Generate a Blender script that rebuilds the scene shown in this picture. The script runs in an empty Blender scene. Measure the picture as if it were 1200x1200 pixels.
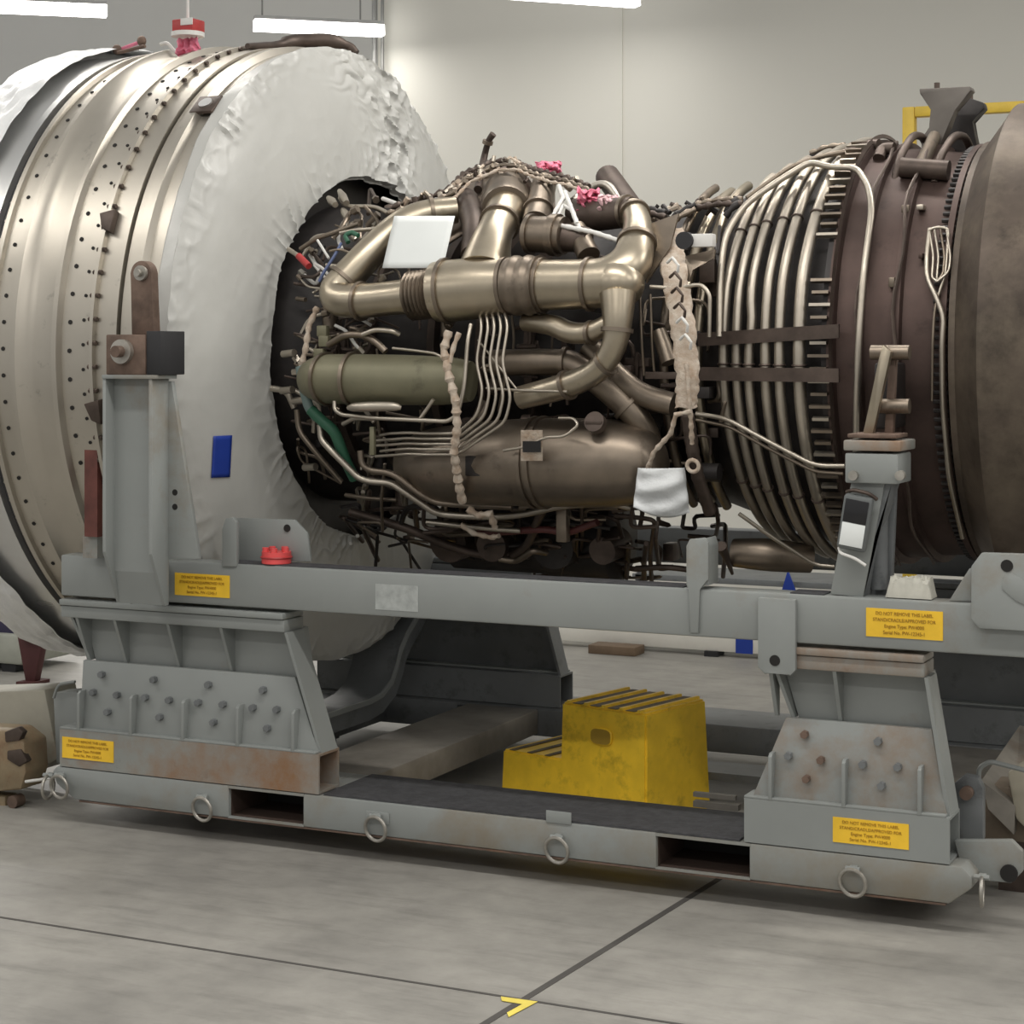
import bpy, bmesh, math, random
from mathutils import Vector, Matrix, noise
R_ = random.Random(7)
PI = math.pi
SC = bpy.context.scene
COL = SC.collection

# ------------------------------------------------------------------ camera, world, exposure
FP = 2280.0; TH = math.radians(25); CX, CY, HZ = 2.70, -5.80, 1.73; HY = 414.0
cam_d = bpy.data.cameras.new('camera'); cam = bpy.data.objects.new('camera', cam_d); COL.objects.link(cam)
cam_d.sensor_width = 36; cam_d.lens = 36 * FP / 1200; cam_d.shift_y = (HY - 600) / 1200
cam.location = (CX, CY, HZ); cam.rotation_euler = (PI / 2, 0, TH)
cam_d.clip_end = 200
SC.camera = cam
SC.view_settings.view_transform = 'Standard'; SC.view_settings.look = 'None'
SC.view_settings.gamma = 1; SC.view_settings.use_curve_mapping = False
SC.view_settings.exposure = 0.06
W = bpy.data.worlds.new('world'); SC.world = W; W.use_nodes = True
W.node_tree.nodes['Background'].inputs[0].default_value = (1.0, .985, .95, 1)
W.node_tree.nodes['Background'].inputs[1].default_value = 0.43

def area(loc, sx, sy, power, rot=(0, 0, 0), col=(1, .965, .91), name='area_strip'):
    d = bpy.data.lights.new(name, 'AREA'); d.shape = 'RECTANGLE'; d.size = sx; d.size_y = sy
    d.energy = power; d.color = col
    o = bpy.data.objects.new(name, d); COL.objects.link(o); o.location = loc; o.rotation_euler = rot
    return o
LH = 3.95
for x, y, p in ((-8.5, 8.0, 260), (-4.5, 7.5, 150), (-3.6, 1.2, 34), (0.8, 1.2, 52), (5.2, 1.2, 95), (-3.6, -1.4, 38), (0.8, -1.4, 56), (5.2, -1.4, 50), (-3.6, -5, 45), (0.8, -5, 55), (5.2, -5, 45)):  # ceiling rows out of view; the first two added to brighten the far wall
    area((x, y, LH), 3.2, .16, p)

# ------------------------------------------------------------------ pixel helpers (photo frame 1200 x 1200)
FW = Vector((-math.sin(TH), math.cos(TH), 0)); RT = Vector((math.cos(TH), math.sin(TH), 0))
AY = 1.12                                             # the engine's axis runs along X at this Y, height HZ
CAM = Vector((CX, CY, HZ))
def ray(px, py): return FW + RT * ((px - 600) / FP) + Vector((0, 0, -(py - HY) / FP))
def P(px, py, Y):
    d = ray(px, py); return CAM + d * ((Y - CY) / d.y)
def D(px, py, depth): return CAM + ray(px, py) * depth
def Zp(px, py, z):
    d = ray(px, py); return CAM + d * ((z - HZ) / d.z)
def S(px, py, R):                                     # on the near side of a cylinder of radius R about the engine axis
    d = ray(px, py); oy, oz = CAM.y - AY, CAM.z - HZ
    a = d.y ** 2 + d.z ** 2; b = 2 * (oy * d.y + oz * d.z); c = oy * oy + oz * oz - R * R
    q = b * b - 4 * a * c
    t = (-b - math.sqrt(q)) / (2 * a) if q > 0 else -b / (2 * a)
    return CAM + d * t
def C(X, phi, R): return Vector((X, AY - R * math.cos(phi), HZ + R * math.sin(phi)))

# ------------------------------------------------------------------ materials
MATS = {}
def mat(name, col, rough=.5, metal=0., var=.12, scale=6., rust=0., rustcol=(.22, .09, .035), bump=0., col2=None, dirt=0., rscale=2.2, emit=0., spec=.5, aniso=0):
    if name in MATS: return MATS[name]
    m = bpy.data.materials.new(name); m.use_nodes = True; nt = m.node_tree; N = nt.nodes; L = nt.links
    b = N['Principled BSDF']; b.inputs['Roughness'].default_value = rough; b.inputs['Metallic'].default_value = metal
    b.inputs['Specular IOR Level'].default_value = spec
    tc = N.new('ShaderNodeTexCoord')
    def nz(sc, det=5, ro=.6):
        n = N.new('ShaderNodeTexNoise'); n.inputs['Scale'].default_value = sc; n.inputs['Detail'].default_value = det; n.inputs['Roughness'].default_value = ro
        L.new(tc.outputs['Object'], n.inputs['Vector']); return n
    n1 = nz(scale)
    r = N.new('ShaderNodeValToRGB'); L.new(n1.outputs['Fac'], r.inputs['Fac'])
    c2 = col2 or tuple(c * (1 + var) for c in col); c1 = col if col2 else tuple(c * (1 - var) for c in col)
    r.color_ramp.elements[0].position = .34; r.color_ramp.elements[1].position = .66
    r.color_ramp.elements[0].color = (*c1, 1); r.color_ramp.elements[1].color = (*c2, 1)
    out = r.outputs['Color']
    def over(out, fac_sock, c):
        mx = N.new('ShaderNodeMix'); mx.data_type = 'RGBA'
        L.new(fac_sock, mx.inputs['Factor']); L.new(out, mx.inputs['A']); mx.inputs['B'].default_value = (*c, 1); return mx.outputs['Result']
    def thr(n, lo, hi):
        mr = N.new('ShaderNodeMapRange'); mr.inputs['From Min'].default_value = lo; mr.inputs['From Max'].default_value = hi; L.new(n.outputs['Fac'], mr.inputs['Value']); return mr.outputs['Result']
    if dirt: out = over(out, thr(nz(9, 8, .7), .62 - dirt * .25, .80), tuple(c * .35 for c in col))
    if rust: out = over(out, thr(nz(rscale, 8, .68), .70 - rust * .3, .82 - rust * .12), rustcol)
    L.new(out, b.inputs['Base Color'])
    if bump:
        bp = N.new('ShaderNodeBump'); bp.inputs['Strength'].default_value = bump; bp.inputs['Distance'].default_value = .01
        L.new(nz(scale * 3, 6).outputs['Fac'], bp.inputs['Height']); L.new(bp.outputs['Normal'], b.inputs['Normal'])
    if metal > .3:
        mr = N.new('ShaderNodeMapRange'); mr.inputs['To Min'].default_value = max(.05, rough - .04); mr.inputs['To Max'].default_value = min(1, rough + .12)
        L.new(nz(scale * .8, 2).outputs['Fac'], mr.inputs['Value']); L.new(mr.outputs['Result'], b.inputs['Roughness'])
    if emit:
        b.inputs['Emission Color'].default_value = (*col, 1); b.inputs['Emission Strength'].default_value = emit
    MATS[name] = m; return m

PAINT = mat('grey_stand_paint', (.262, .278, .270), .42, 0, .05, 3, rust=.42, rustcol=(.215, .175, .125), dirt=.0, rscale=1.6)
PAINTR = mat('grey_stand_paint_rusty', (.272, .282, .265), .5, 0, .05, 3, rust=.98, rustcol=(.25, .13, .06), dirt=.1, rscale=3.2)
PAINTD = mat('stand_paint_darkened', (.165, .175, .18), .5, 0, .1, 5, rust=.15, dirt=.3)  # stand grey darkened for far and inner parts in shade; also bolts, rack
DECK = mat('black_anti_slip_mat', (.055, .055, .06), .75, 0, .25, 30, bump=.3)
BROWNDECK = mat('worn_brown_steel', (.26, .24, .21), .6, .2, .25, 4, rust=.35, rustcol=(.2, .12, .07))
RUST = mat('rusted_bracket_steel', (.16, .11, .085), .6, .4, .3, 12, rust=.4)
FAN = mat('bare_fan_case_metal', (.50, .465, .405), .36, .85, .05, 3, dirt=.06)
FAN2 = mat('polished_fan_case_metal', (.66, .66, .65), .27, .9, .05, 3)
FAND = mat('dark_seal_band', (.08, .08, .085), .5, .4, .2, 5)
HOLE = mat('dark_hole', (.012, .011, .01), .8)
TI = mat('golden_titanium', (.43, .375, .29), .30, .95, .14, 5, dirt=.05)
TI2 = mat('pale_steel_tube', (.46, .415, .35), .36, .9, .12, 5)
TI3 = mat('bronzed_titanium', (.235, .195, .155), .38, .9, .2, 5, dirt=.1)
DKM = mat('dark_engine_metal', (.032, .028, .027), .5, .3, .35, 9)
DKM2 = mat('brown_engine_metal', (.095, .072, .06), .45, .6, .3, 9)
CASE = mat('brown_turbine_case', (.085, .057, .049), .5, .6, .25, 4, dirt=.2)
NOZ = mat('sooty_exhaust_case', (.085, .066, .052), .5, .5, .5, 2.5, rust=.75, rustcol=(.19, .155, .115), dirt=.3)
OLIVE = mat('olive_green_tank', (.185, .175, .115), .42, .4, .1, 6, dirt=.15)
WRAP = mat('white_protective_film', (.50, .50, .475), .33, 0, .04, 4, bump=.18, spec=.5)
FOIL = mat('silvery_film', (.82, .83, .83), .28, .1, .05, 8, bump=.5)
CREAM = mat('cream_harness_sleeve', (.56, .49, .41), .7, 0, .3, 30, col2=(.40, .30, .22), bump=.5)
WHITEW = mat('white_tube_paint', (.7, .69, .66), .4, 0, .05, 10)
YEL = mat('yellow_plastic', (.86, .56, .03), .45, 0, .1, 8, dirt=.38)
YELD = mat('dark_yellow_tread', (.10, .075, .035), .7, 0, .3, 14, dirt=.4)  # dark colour of the flat strips between the tread ribs
YRAIL = mat('yellow_rail_paint', (.72, .50, .06), .5)
PLAC = mat('yellow_placard', (.90, .56, .035), .5)
INK = mat('placard_ink', (.36, .19, .012), .6)
BLUE = mat('blue_tape', (.012, .045, .33), .55)
PAPER = mat('white_paper', (.76, .79, .78), .6, 0, .02, 5)
PINK = mat('pink_rag', (.75, .22, .32), .8, 0, .2, 20)
RED = mat('red_plastic', (.42, .04, .04), .45, 0, .1, 20)
RED2 = mat('red_cap', (.75, .09, .09), .4)
GREEN = mat('green_sleeve', (.03, .12, .07), .5)
WOOD = mat('gap_brown', (.16, .11, .07), .7, 0, .2, 8)
BLK = mat('black_rubber', (.02, .02, .022), .7)
SCR = mat('black_screen', (.015, .015, .017), .2)
STEEL = mat('galvanised_ring', (.42, .40, .36), .4, .8, .2, 20, rust=.2)
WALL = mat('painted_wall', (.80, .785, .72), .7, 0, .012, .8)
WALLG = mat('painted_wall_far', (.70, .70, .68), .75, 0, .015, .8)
WHT = mat('white_board', (.72, .70, .64), .5, 0, .05, 5)
LAMP = mat('lamp_diffuser', (1, .98, .94), .5, emit=6.0)
LAMPB = mat('lamp_housing', (.55, .55, .54), .5)
CONDUIT = mat('grey_conduit', (.30, .30, .29), .5, .3)
TANP = mat('tan_hitch_paint', (.27, .21, .13), .55, 0, .2, 6, rust=.8, dirt=.3)
PURP = mat('dark_violet_fabric', (.035, .03, .07), .7)
BAG = mat('white_bag', (.68, .70, .71), .5, 0, .04, 10, bump=.5)
YTAPE = mat('yellow_floor_tape', (.78, .64, .12), .6)

def floor_mat():
    m = bpy.data.materials.new('concrete_floor'); m.use_nodes = True; nt = m.node_tree; N = nt.nodes; L = nt.links
    b = N['Principled BSDF']; tc = N.new('ShaderNodeTexCoord')
    def nz(sc, det, ro, stretch=None):
        n = N.new('ShaderNodeTexNoise'); n.inputs['Scale'].default_value = sc; n.inputs['Detail'].default_value = det; n.inputs['Roughness'].default_value = ro
        if stretch:
            mp = N.new('ShaderNodeMapping'); mp.inputs['Scale'].default_value = stretch; mp.inputs['Rotation'].default_value = (0, 0, .5); L.new(tc.outputs['Object'], mp.inputs['Vector']); L.new(mp.outputs['Vector'], n.inputs['Vector'])
        else: L.new(tc.outputs['Object'], n.inputs['Vector'])
        return n
    n1 = nz(1.3, 8, .62); n2 = nz(9, 8, .7); n3 = nz(2.2, 9, .7, (1, 5, 1))
    r = N.new('ShaderNodeValToRGB'); L.new(n1.outputs['Fac'], r.inputs['Fac'])
    r.color_ramp.elements[0].position = .3; r.color_ramp.elements[1].position = .72
    r.color_ramp.elements[0].color = (.235, .226, .208, 1); r.color_ramp.elements[1].color = (.385, .37, .335, 1)
    mx = N.new('ShaderNodeMix'); mx.data_type = 'RGBA'; mx.blend_type = 'MULTIPLY'; mx.inputs['Factor'].default_value = .55
    r2 = N.new('ShaderNodeValToRGB'); L.new(n2.outputs['Fac'], r2.inputs['Fac']); r2.color_ramp.elements[0].position = .3; r2.color_ramp.elements[1].position = .6
    r2.color_ramp.elements[0].color = (.72, .72, .72, 1)
    L.new(r.outputs['Color'], mx.inputs['A']); L.new(r2.outputs['Color'], mx.inputs['B'])
    mx2 = N.new('ShaderNodeMix'); mx2.data_type = 'RGBA'; mx2.blend_type = 'MULTIPLY'; mx2.inputs['Factor'].default_value = .6
    r3 = N.new('ShaderNodeValToRGB'); L.new(n3.outputs['Fac'], r3.inputs['Fac']); r3.color_ramp.elements[0].position = .3; r3.color_ramp.elements[1].position = .5
    r3.color_ramp.elements[0].color = (.6, .6, .6, 1)
    L.new(mx.outputs['Result'], mx2.inputs['A']); L.new(r3.outputs['Color'], mx2.inputs['B'])
    L.new(mx2.outputs['Result'], b.inputs['Base Color'])
    mr = N.new('ShaderNodeMapRange'); mr.inputs['To Min'].default_value = .38; mr.inputs['To Max'].default_value = .7; L.new(n1.outputs['Fac'], mr.inputs['Value']); L.new(mr.outputs['Result'], b.inputs['Roughness'])
    return m
FLOORM = floor_mat()

# ------------------------------------------------------------------ mesh builder
class MB:
    def __init__(s): s.bm = bmesh.new()
    def box(s, lo, hi, bev=0):
        lo, hi = [min(a, b) for a, b in zip(lo, hi)], [max(a, b) for a, b in zip(lo, hi)]
        v = [s.bm.verts.new((x, y, z)) for x in (lo[0], hi[0]) for y in (lo[1], hi[1]) for z in (lo[2], hi[2])]
        fs = [s.bm.faces.new([v[i] for i in f]) for f in ((0, 1, 3, 2), (4, 6, 7, 5), (0, 4, 5, 1), (2, 3, 7, 6), (0, 2, 6, 4), (1, 5, 7, 3))]
        if bev:
            es = list({e for f in fs for e in f.edges}); bmesh.ops.bevel(s.bm, geom=es, offset=bev, segments=2, affect='EDGES', profile=.5)
        return s
    def prism(s, pts, vec, bev=0):                      # flat outline pts pushed along vec
        vec = Vector(vec); a = [s.bm.verts.new(Vector(p)) for p in pts]; b = [s.bm.verts.new(Vector(p) + vec) for p in pts]; n = len(a)
        fs = [s.bm.faces.new(a), s.bm.faces.new(b[::-1])]
        for i in range(n): fs.append(s.bm.faces.new((a[i], b[i], b[(i + 1) % n], a[(i + 1) % n])))
        if bev:
            es = list({e for f in fs for e in f.edges}); bmesh.ops.bevel(s.bm, geom=es, offset=bev, segments=2, affect='EDGES', profile=.5)
        return s
    def loft(s, A, B):                                  # two outlines of equal count
        a = [s.bm.verts.new(p) for p in A]; b = [s.bm.verts.new(p) for p in B]; n = len(a)
        s.bm.faces.new(a); s.bm.faces.new(b[::-1])
        for i in range(n): s.bm.faces.new((a[i], b[i], b[(i + 1) % n], a[(i + 1) % n]))
        return s
    def rings(s, rs, closed=False, cap=True):
        R = [[s.bm.verts.new(p) for p in r] for r in rs]; n = len(R[0])
        for i in range(len(R) - (0 if closed else 1)):
            A, B = R[i], R[(i + 1) % len(R)]
            for k in range(n): s.bm.faces.new((A[k], A[(k + 1) % n], B[(k + 1) % n], B[k]))
        if cap and not closed: s.bm.faces.new(R[0][::-1]); s.bm.faces.new(R[-1])
        return s
    def cyl(s, p0, p1, r0, r1=None, n=16):
        return s.tube([p0, p1], [r0, r0 if r1 is None else r1], n, smooth=0)
    def tube(s, pts, r, n=8, smooth=4, closed=False):
        pts = [Vector(p) for p in pts]; k = len(pts)
        rad = list(r) if isinstance(r, (list, tuple)) else [r] * k
        if smooth == 1 and k > 2:
            q = [pts[0]]; rr = [rad[0]]
            for i in range(1, k - 1):
                a, b, c = pts[i - 1], pts[i], pts[i + 1]
                la, lc = (a - b).length, (c - b).length
                d = min(.42 * la, .42 * lc, 5.5 * rad[i])
                p0 = b + (a - b) * (d / max(la, 1e-9)); p2 = b + (c - b) * (d / max(lc, 1e-9))
                for t in (0, .25, .5, .75, 1):
                    q.append(p0 * (1 - t) ** 2 + b * 2 * t * (1 - t) + p2 * t * t); rr.append(rad[i])
            q.append(pts[-1]); rr.append(rad[-1]); pts, rad = q, rr
        elif smooth and k > 2:
            # round the corners: chaikin-like arcs
            for _ in range(2):
                q = [pts[0]]; rr = [rad[0]]
                for i in range(len(pts) - 1):
                    a, b = pts[i], pts[i + 1]
                    f = .25
                    if i > 0: q.append(a.lerp(b, f)); rr.append(rad[i] * (1 - f) + rad[i + 1] * f)
                    if i < len(pts) - 2: q.append(a.lerp(b, 1 - f)); rr.append(rad[i] * f + rad[i + 1] * (1 - f))
                q.append(pts[-1]); rr.append(rad[-1]); pts, rad = q, rr
        k = len(pts); t0 = (pts[1] - pts[0]).normalized() if (pts[1] - pts[0]).length > 1e-9 else Vector((1, 0, 0))
        u = t0.orthogonal().normalized(); rs = []
        for i in range(k):
            a = pts[max(i - 1, 0)]; b = pts[min(i + 1, k - 1)]
            if closed: a = pts[i - 1]; b = pts[(i + 1) % k]
            t = (b - a); t = t.normalized() if t.length > 1e-9 else t0
            u = (u - t * u.dot(t)); u = u.normalized() if u.length > 1e-6 else t.orthogonal().normalized()
            w = t.cross(u)
            rs.append([pts[i] + (u * math.cos(2 * PI * j / n) + w * math.sin(2 * PI * j / n)) * rad[i] for j in range(n)])
        return s.rings(rs, closed)
    def torus(s, c, axis, R, r, n=24, m=8):
        axis = Vector(axis).normalized(); u = axis.orthogonal().normalized(); w = axis.cross(u)
        rs = []
        for i in range(n):
            d = u * math.cos(2 * PI * i / n) + w * math.sin(2 * PI * i / n); cc = Vector(c) + d * R
            rs.append([cc + (d * math.cos(2 * PI * j / m) + axis * math.sin(2 * PI * j / m)) * r for j in range(m)])
        return s.rings(rs, True)
    def lathe(s, prof, a0=0, a1=2 * PI, n=96, ax=AY, az=HZ):   # prof [(X,R)] about the engine axis
        full = abs(a1 - a0 - 2 * PI) < 1e-6; cols = []
        for i in range(n if full else n + 1):
            a = a0 + (a1 - a0) * i / n
            cols.append([s.bm.verts.new((x, ax - r * math.cos(a), az + r * math.sin(a))) for x, r in prof])
        for i in range(n):
            A, B = cols[i], cols[(i + 1) % len(cols)]
            for k in range(len(prof) - 1):
                s.bm.faces.new((A[k], A[k + 1], B[k + 1], B[k]))
        return s
    def ball(s, c, r, sc=(1, 1, 1), n=10):
        rs = []
        for i in range(1, n):
            a = PI * i / n
            rs.append([Vector(c) + Vector((math.sin(a) * math.cos(2 * PI * j / (2 * n)) * sc[0], math.sin(a) * math.sin(2 * PI * j / (2 * n)) * sc[1], math.cos(a) * sc[2])) * r for j in range(2 * n)])
        return s.rings(rs)
    def grid(s, f, nu, nv, thick=0, nrm=None):
        V = [[s.bm.verts.new(f(i / nu, j / nv)) for j in range(nv + 1)] for i in range(nu + 1)]
        for i in range(nu):
            for j in range(nv): s.bm.faces.new((V[i][j], V[i + 1][j], V[i + 1][j + 1], V[i][j + 1]))
        return s
    def build(s, name, m, parent=None, label=None, origin=None, smooth=True, solid=0):
        bm = s.bm; bmesh.ops.recalc_face_normals(bm, faces=bm.faces)
        if parent is not None: o0 = Vector(parent['_o'])
        elif origin is not None: o0 = Vector(origin)
        else:
            xs = [v.co for v in bm.verts]
            o0 = Vector(((min(v.x for v in xs) + max(v.x for v in xs)) / 2, (min(v.y for v in xs) + max(v.y for v in xs)) / 2, min(v.z for v in xs)))
        for v in bm.verts: v.co -= o0
        me = bpy.data.meshes.new(name); bm.to_mesh(me); bm.free()
        me.materials.append(m)
        if smooth:
            for p in me.polygons: p.use_smooth = True
            me.set_sharp_from_angle(angle=math.radians(38))
        ob = bpy.data.objects.new(name, me); COL.objects.link(ob); ob['_o'] = tuple(o0)
        if parent is not None: ob.parent = parent
        else: ob.location = o0
        if label: ob['label'] = label
        if solid:
            md = ob.modifiers.new('solid', 'SOLIDIFY'); md.thickness = solid
        return ob
def thing(name, label, cat, loc, group=None):
    o = bpy.data.objects.new(name, None); COL.objects.link(o); o.location = loc; o['_o'] = tuple(loc); o.empty_display_size = .1
    o['label'] = label; o['category'] = cat
    if group: o['group'] = group
    return o
def tag(o, label, cat, group=None):
    o['label'] = label; o['category'] = cat
    if group: o['group'] = group
    return o
def struct(o): o['kind'] = 'structure'; return o
def text(s, size, loc, rot, m, parent, name='lettering', ext=.0004):
    cu = bpy.data.curves.new('t', 'FONT'); cu.body = s; cu.size = size; cu.align_x = 'CENTER'; cu.align_y = 'CENTER'; cu.extrude = ext
    t = bpy.data.objects.new('t', cu); COL.objects.link(t)
    bpy.context.view_layer.update()
    me = bpy.data.meshes.new_from_object(t.evaluated_get(bpy.context.evaluated_depsgraph_get()))
    bpy.data.objects.remove(t); me.transform(Matrix.Translation(Vector(loc) - Vector(parent['_o'])) @ rot)
    me.materials.clear(); me.materials.append(m)
    o = bpy.data.objects.new(name, me); COL.objects.link(o); o.parent = parent; o['_o'] = parent['_o']; return o
ROTF = Matrix.Rotation(PI / 2, 4, 'X')                # upright, facing -Y

# ================================================================== THE SETTING
b = MB(); b.grid(lambda u, v: Vector((-22 + 36 * u, -10 + 26 * v, 0)), 1, 1)
fl = struct(b.build('floor', FLOORM, origin=(0, 0, 0), smooth=False))
WY = 5.75
cor = P(443, 414, WY)
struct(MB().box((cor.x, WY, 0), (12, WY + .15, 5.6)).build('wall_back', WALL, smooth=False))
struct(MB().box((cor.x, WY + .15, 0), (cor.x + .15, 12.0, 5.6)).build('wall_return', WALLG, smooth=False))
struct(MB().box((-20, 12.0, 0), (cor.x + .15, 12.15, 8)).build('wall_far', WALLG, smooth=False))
sx = P(728, 100, WY).x
struct(MB().box((sx - .012, WY - .012, 0), (sx + .012, WY - .001, 5.6)).build('trim_1', WALL, smooth=False))
# floor joints (sawn grooves filled dark) and tape
JO = mat('joint_filler', (.07, .065, .06), .8)
a, b2 = Zp(0, 1075, 0), Zp(590, 1168, 0)
c, d = Zp(571, 1198, 0), Zp(817, 1046, 0)
def strip(p, q, w, z, ext0=0, ext1=0, uneven=0):
    dd = (q - p).normalized(); p = p - dd * ext0; q = q + dd * ext1; nn = Vector((-dd.y, dd.x, 0)) * w / 2
    return [p - nn + Vector((0, 0, z)), q - nn + Vector((0, 0, z)), q + nn + Vector((0, 0, z)), p + nn + Vector((0, 0, z))]
m = MB()
m.prism(strip(a, b2, .012, -.004, 5, 4), (0, 0, .0052))
struct(m.build('trim_2', JO, smooth=False))
struct(MB().prism(strip(c, d, .022, -.004, 1.0, 6.5), (0, 0, .0054)).build('trim_3', JO, smooth=False))
tp = MB()
o1, o2, o3 = Zp(587, 1169, 0), Zp(630, 1177, 0), Zp(597, 1190, 0)
tp.prism([Zp(587, 1168, .002), Zp(630, 1174, .002), Zp(596, 1192, .002), Zp(594, 1187, .002), Zp(612, 1177, .002), Zp(588, 1173, .002)], (0, 0, .001))
tag(tp.build('floor_tape', YTAPE, smooth=False), 'yellow L-shaped tape mark on the floor where two joints cross', 'tape')

# ================================================================== LAMPS
def strip_lamp(p0, p1, label, hang=True):
    mid = (p0 + p1) / 2; t = thing('strip_lamp', label, 'lamp', mid, 'hanging strip lamps')
    dd = (p1 - p0); L = dd.length; dd.z = 0; dd.normalize(); nn = Vector((-dd.y, dd.x, 0)); up = Vector((0, 0, 1))
    sec = lambda c, w, h0, h1: [c - nn * w + up * h0, c + nn * w + up * h0, c + nn * w * .8 + up * h1, c - nn * w * .8 + up * h1]
    MB().loft(sec(p0, .05, -.036, .032), sec(p1, .05, -.036, .032)).build('diffuser', LAMP, t, smooth=False)
    MB().loft(sec(p0, .04, .036, .06), sec(p1, .04, .036, .06)).build('housing', LAMPB, t, smooth=False)
    if hang:
        for f in (.06, .82):
            q = p0.lerp(p1, f) + up * .06
            MB().cyl(q, q + up * 1.6, .006, n=6).build('suspension_cable', CONDUIT, t)
    l = area(mid - up * .07, L, .08, 6, (0, 0, math.atan2(dd.y, dd.x))); l.parent = t; l.location = (0, 0, -.07); l.name = 'lamp_light'
def lampat(x0, y0, x1, y1, dep, label, dz=1.02):
    strip_lamp(D(x0, y0, dep), D(x1, y1, dep * dz), label)
lampat(298, 29, 449, 36, 12.6, 'lit strip lamp hanging above the white-wrapped fan case, beside the conduit')
lampat(-60, 5, 125, 13, 12.1, 'lit strip lamp in the upper left corner of the photo', 1.022)
lampat(560, -12, 747, 1, 11.4, 'lit strip lamp at the top edge over the middle of the wall', 1.03)
# conduit on the corner
q = P(439, 250, WY - .06)
cd = MB().cyl((q.x, q.y, 0), (q.x, q.y, 5.6), .02, n=10).cyl((q.x + .06, q.y, 2.6), (q.x + .06, q.y, 5.6), .012, n=8)
tag(cd.build('conduit', CONDUIT), 'pair of thin grey conduits running up the wall corner', 'conduit')

# ================================================================== YELLOW WORK PLATFORM RAIL (behind)
t = thing('guard_rail', 'yellow square-tube guard rail standing behind the exhaust end', 'railing', (P(1070, 130, 3.6).x, 3.6, 0))
pr0, pr1 = P(1066, 126, 3.6), P(1206, 119, 3.6)
MB().box((pr0.x - .03, 3.57, 0), (pr0.x + .03, 3.63, pr0.z), .006).build('post', YRAIL, t)
MB().box((pr0.x + .0305, 3.57, pr0.z - .05), (pr1.x + 1.2, 3.63, pr0.z), .006).build('top_rail', YRAIL, t)
MB().box((pr1.x + 1.2005, 3.57, 0), (pr1.x + 1.26, 3.63, pr0.z), .006).build('post', YRAIL, t)
zm = P(1160, 178, 3.6).z
MB().box((pr0.x, 3.58, zm - .05), (pr1.x + 1.17, 3.62, zm), .006).build('mid_rail', YRAIL, t)

# ================================================================== LOW THINGS ALONG THE BACK WALL
wb = MB(); y = 4.75
p0, p1 = P(664, 738, y), P(1000, 765, y)
wb.box((p0.x - 1.2, y, 0.03), (p1.x + 1.0, y + .08, .12), .005)
beam = thing('floor_beam', 'long white low beam lying on the floor along the wall', 'beam', (0, y, 0))
wb.build('beam_body', WHT, beam)
for x in (p0.x - 1, -1.0, p1.x): MB().box((x, y - .02, 0), (x + .08, y + .1, .03)).build('foot', BLK, beam)
pl = MB()  # dark brown strip added for the shaded gap beside the white beam
q0, q1 = P(693, 735, y - .15), P(748, 745, y - .15)
pl.box((q0.x, y - .2, .0), (q1.x, y - .05, .05), .004)
tag(pl.build('gap_strip', WOOD), 'short brown strip for the dark gap at the white floor beam', 'gap_strip')
q0, q1 = P(862, 745, y - .005), P(882, 760, y - .005)
tag(MB().box((q0.x, y - .004, .028), (q1.x, y - .0005, .122)).build('tape_patch', BLUE, smooth=False), 'dark blue tape wrapped round the white floor beam', 'tape')
# table behind
q0, q1 = P(835, 690, 4.9), P(990, 703, 4.9)
tb = thing('low_rack', 'low grey rack with a white lower rail seen under the engine', 'rack', (0, 4.9, 0))
zt = P(900, 680, 4.9).z; zl = P(900, 694, 4.9).z
MB().box((q0.x - .5, 4.9, zt - .035), (q1.x + 1.5, 5.4, zt), .004).build('shelf', PAINTD, tb)
MB().box((q0.x - .5, 4.88, zl - .03), (q1.x + 1.5, 4.9, zl), .003).build('rail', WHT, tb)
for x in (q0.x - .48, q1.x + .6, q1.x + 1.44): MB().box((x, 4.9, 0), (x + .05, 4.95, zt)).build('leg', PAINTD, tb)
q = P(923, 668, 4.86); r0 = P(916, 692, 4.86); r1 = P(932, 692, 4.86)
tag(MB().prism([q, r1, r0], (0, .015, 0), .002).build('tape_marker', BLUE), 'light blue folded tape hanging on the grey rack rail', 'tape')

# ================================================================== JET ENGINE
ENG = thing('jet_engine', 'large turbofan engine with bare metal fan case and exposed brown pipework on a grey stand', 'engine', (-.3, AY, HZ))
E_ = ENG
# fan case : one lathe, then bands
prof = [(-1.30, 1.13), (-1.30, 1.225), (-1.40, 1.225), (-1.415, 1.25), (-1.455, 1.25), (-1.462, 1.238), (-1.487, 1.238), (-1.487, 1.21), (-1.497, 1.21), (-1.497, 1.25),
        (-1.585, 1.25), (-1.588, 1.268), (-1.603, 1.268), (-1.606, 1.25), (-1.735, 1.25), (-1.745, 1.272), (-1.765, 1.272), (-1.775, 1.252), (-1.86, 1.246), (-1.90, 1.252), (-1.925, 1.278), (-1.945, 1.278),
        (-1.955, 1.25), (-2.035, 1.25), (-2.04, 1.265), (-2.06, 1.265), (-2.065, 1.22)]
MB().lathe(prof, n=144).build('fan_case', FAN, E_)
MB().lathe([(-2.064, 1.235), (-2.105, 1.235)], n=120).build('seal_band', FAND, E_, 'dark rubber band')
MB().lathe([(-2.10, 1.22), (-2.10, 1.262), (-2.13, 1.262), (-2.14, 1.25), (-2.36, 1.262), (-2.37, 1.285), (-2.40, 1.285), (-2.40, 1.12), (-2.0, 1.12)], n=120).build('inlet_case', FAN2, E_)
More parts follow.
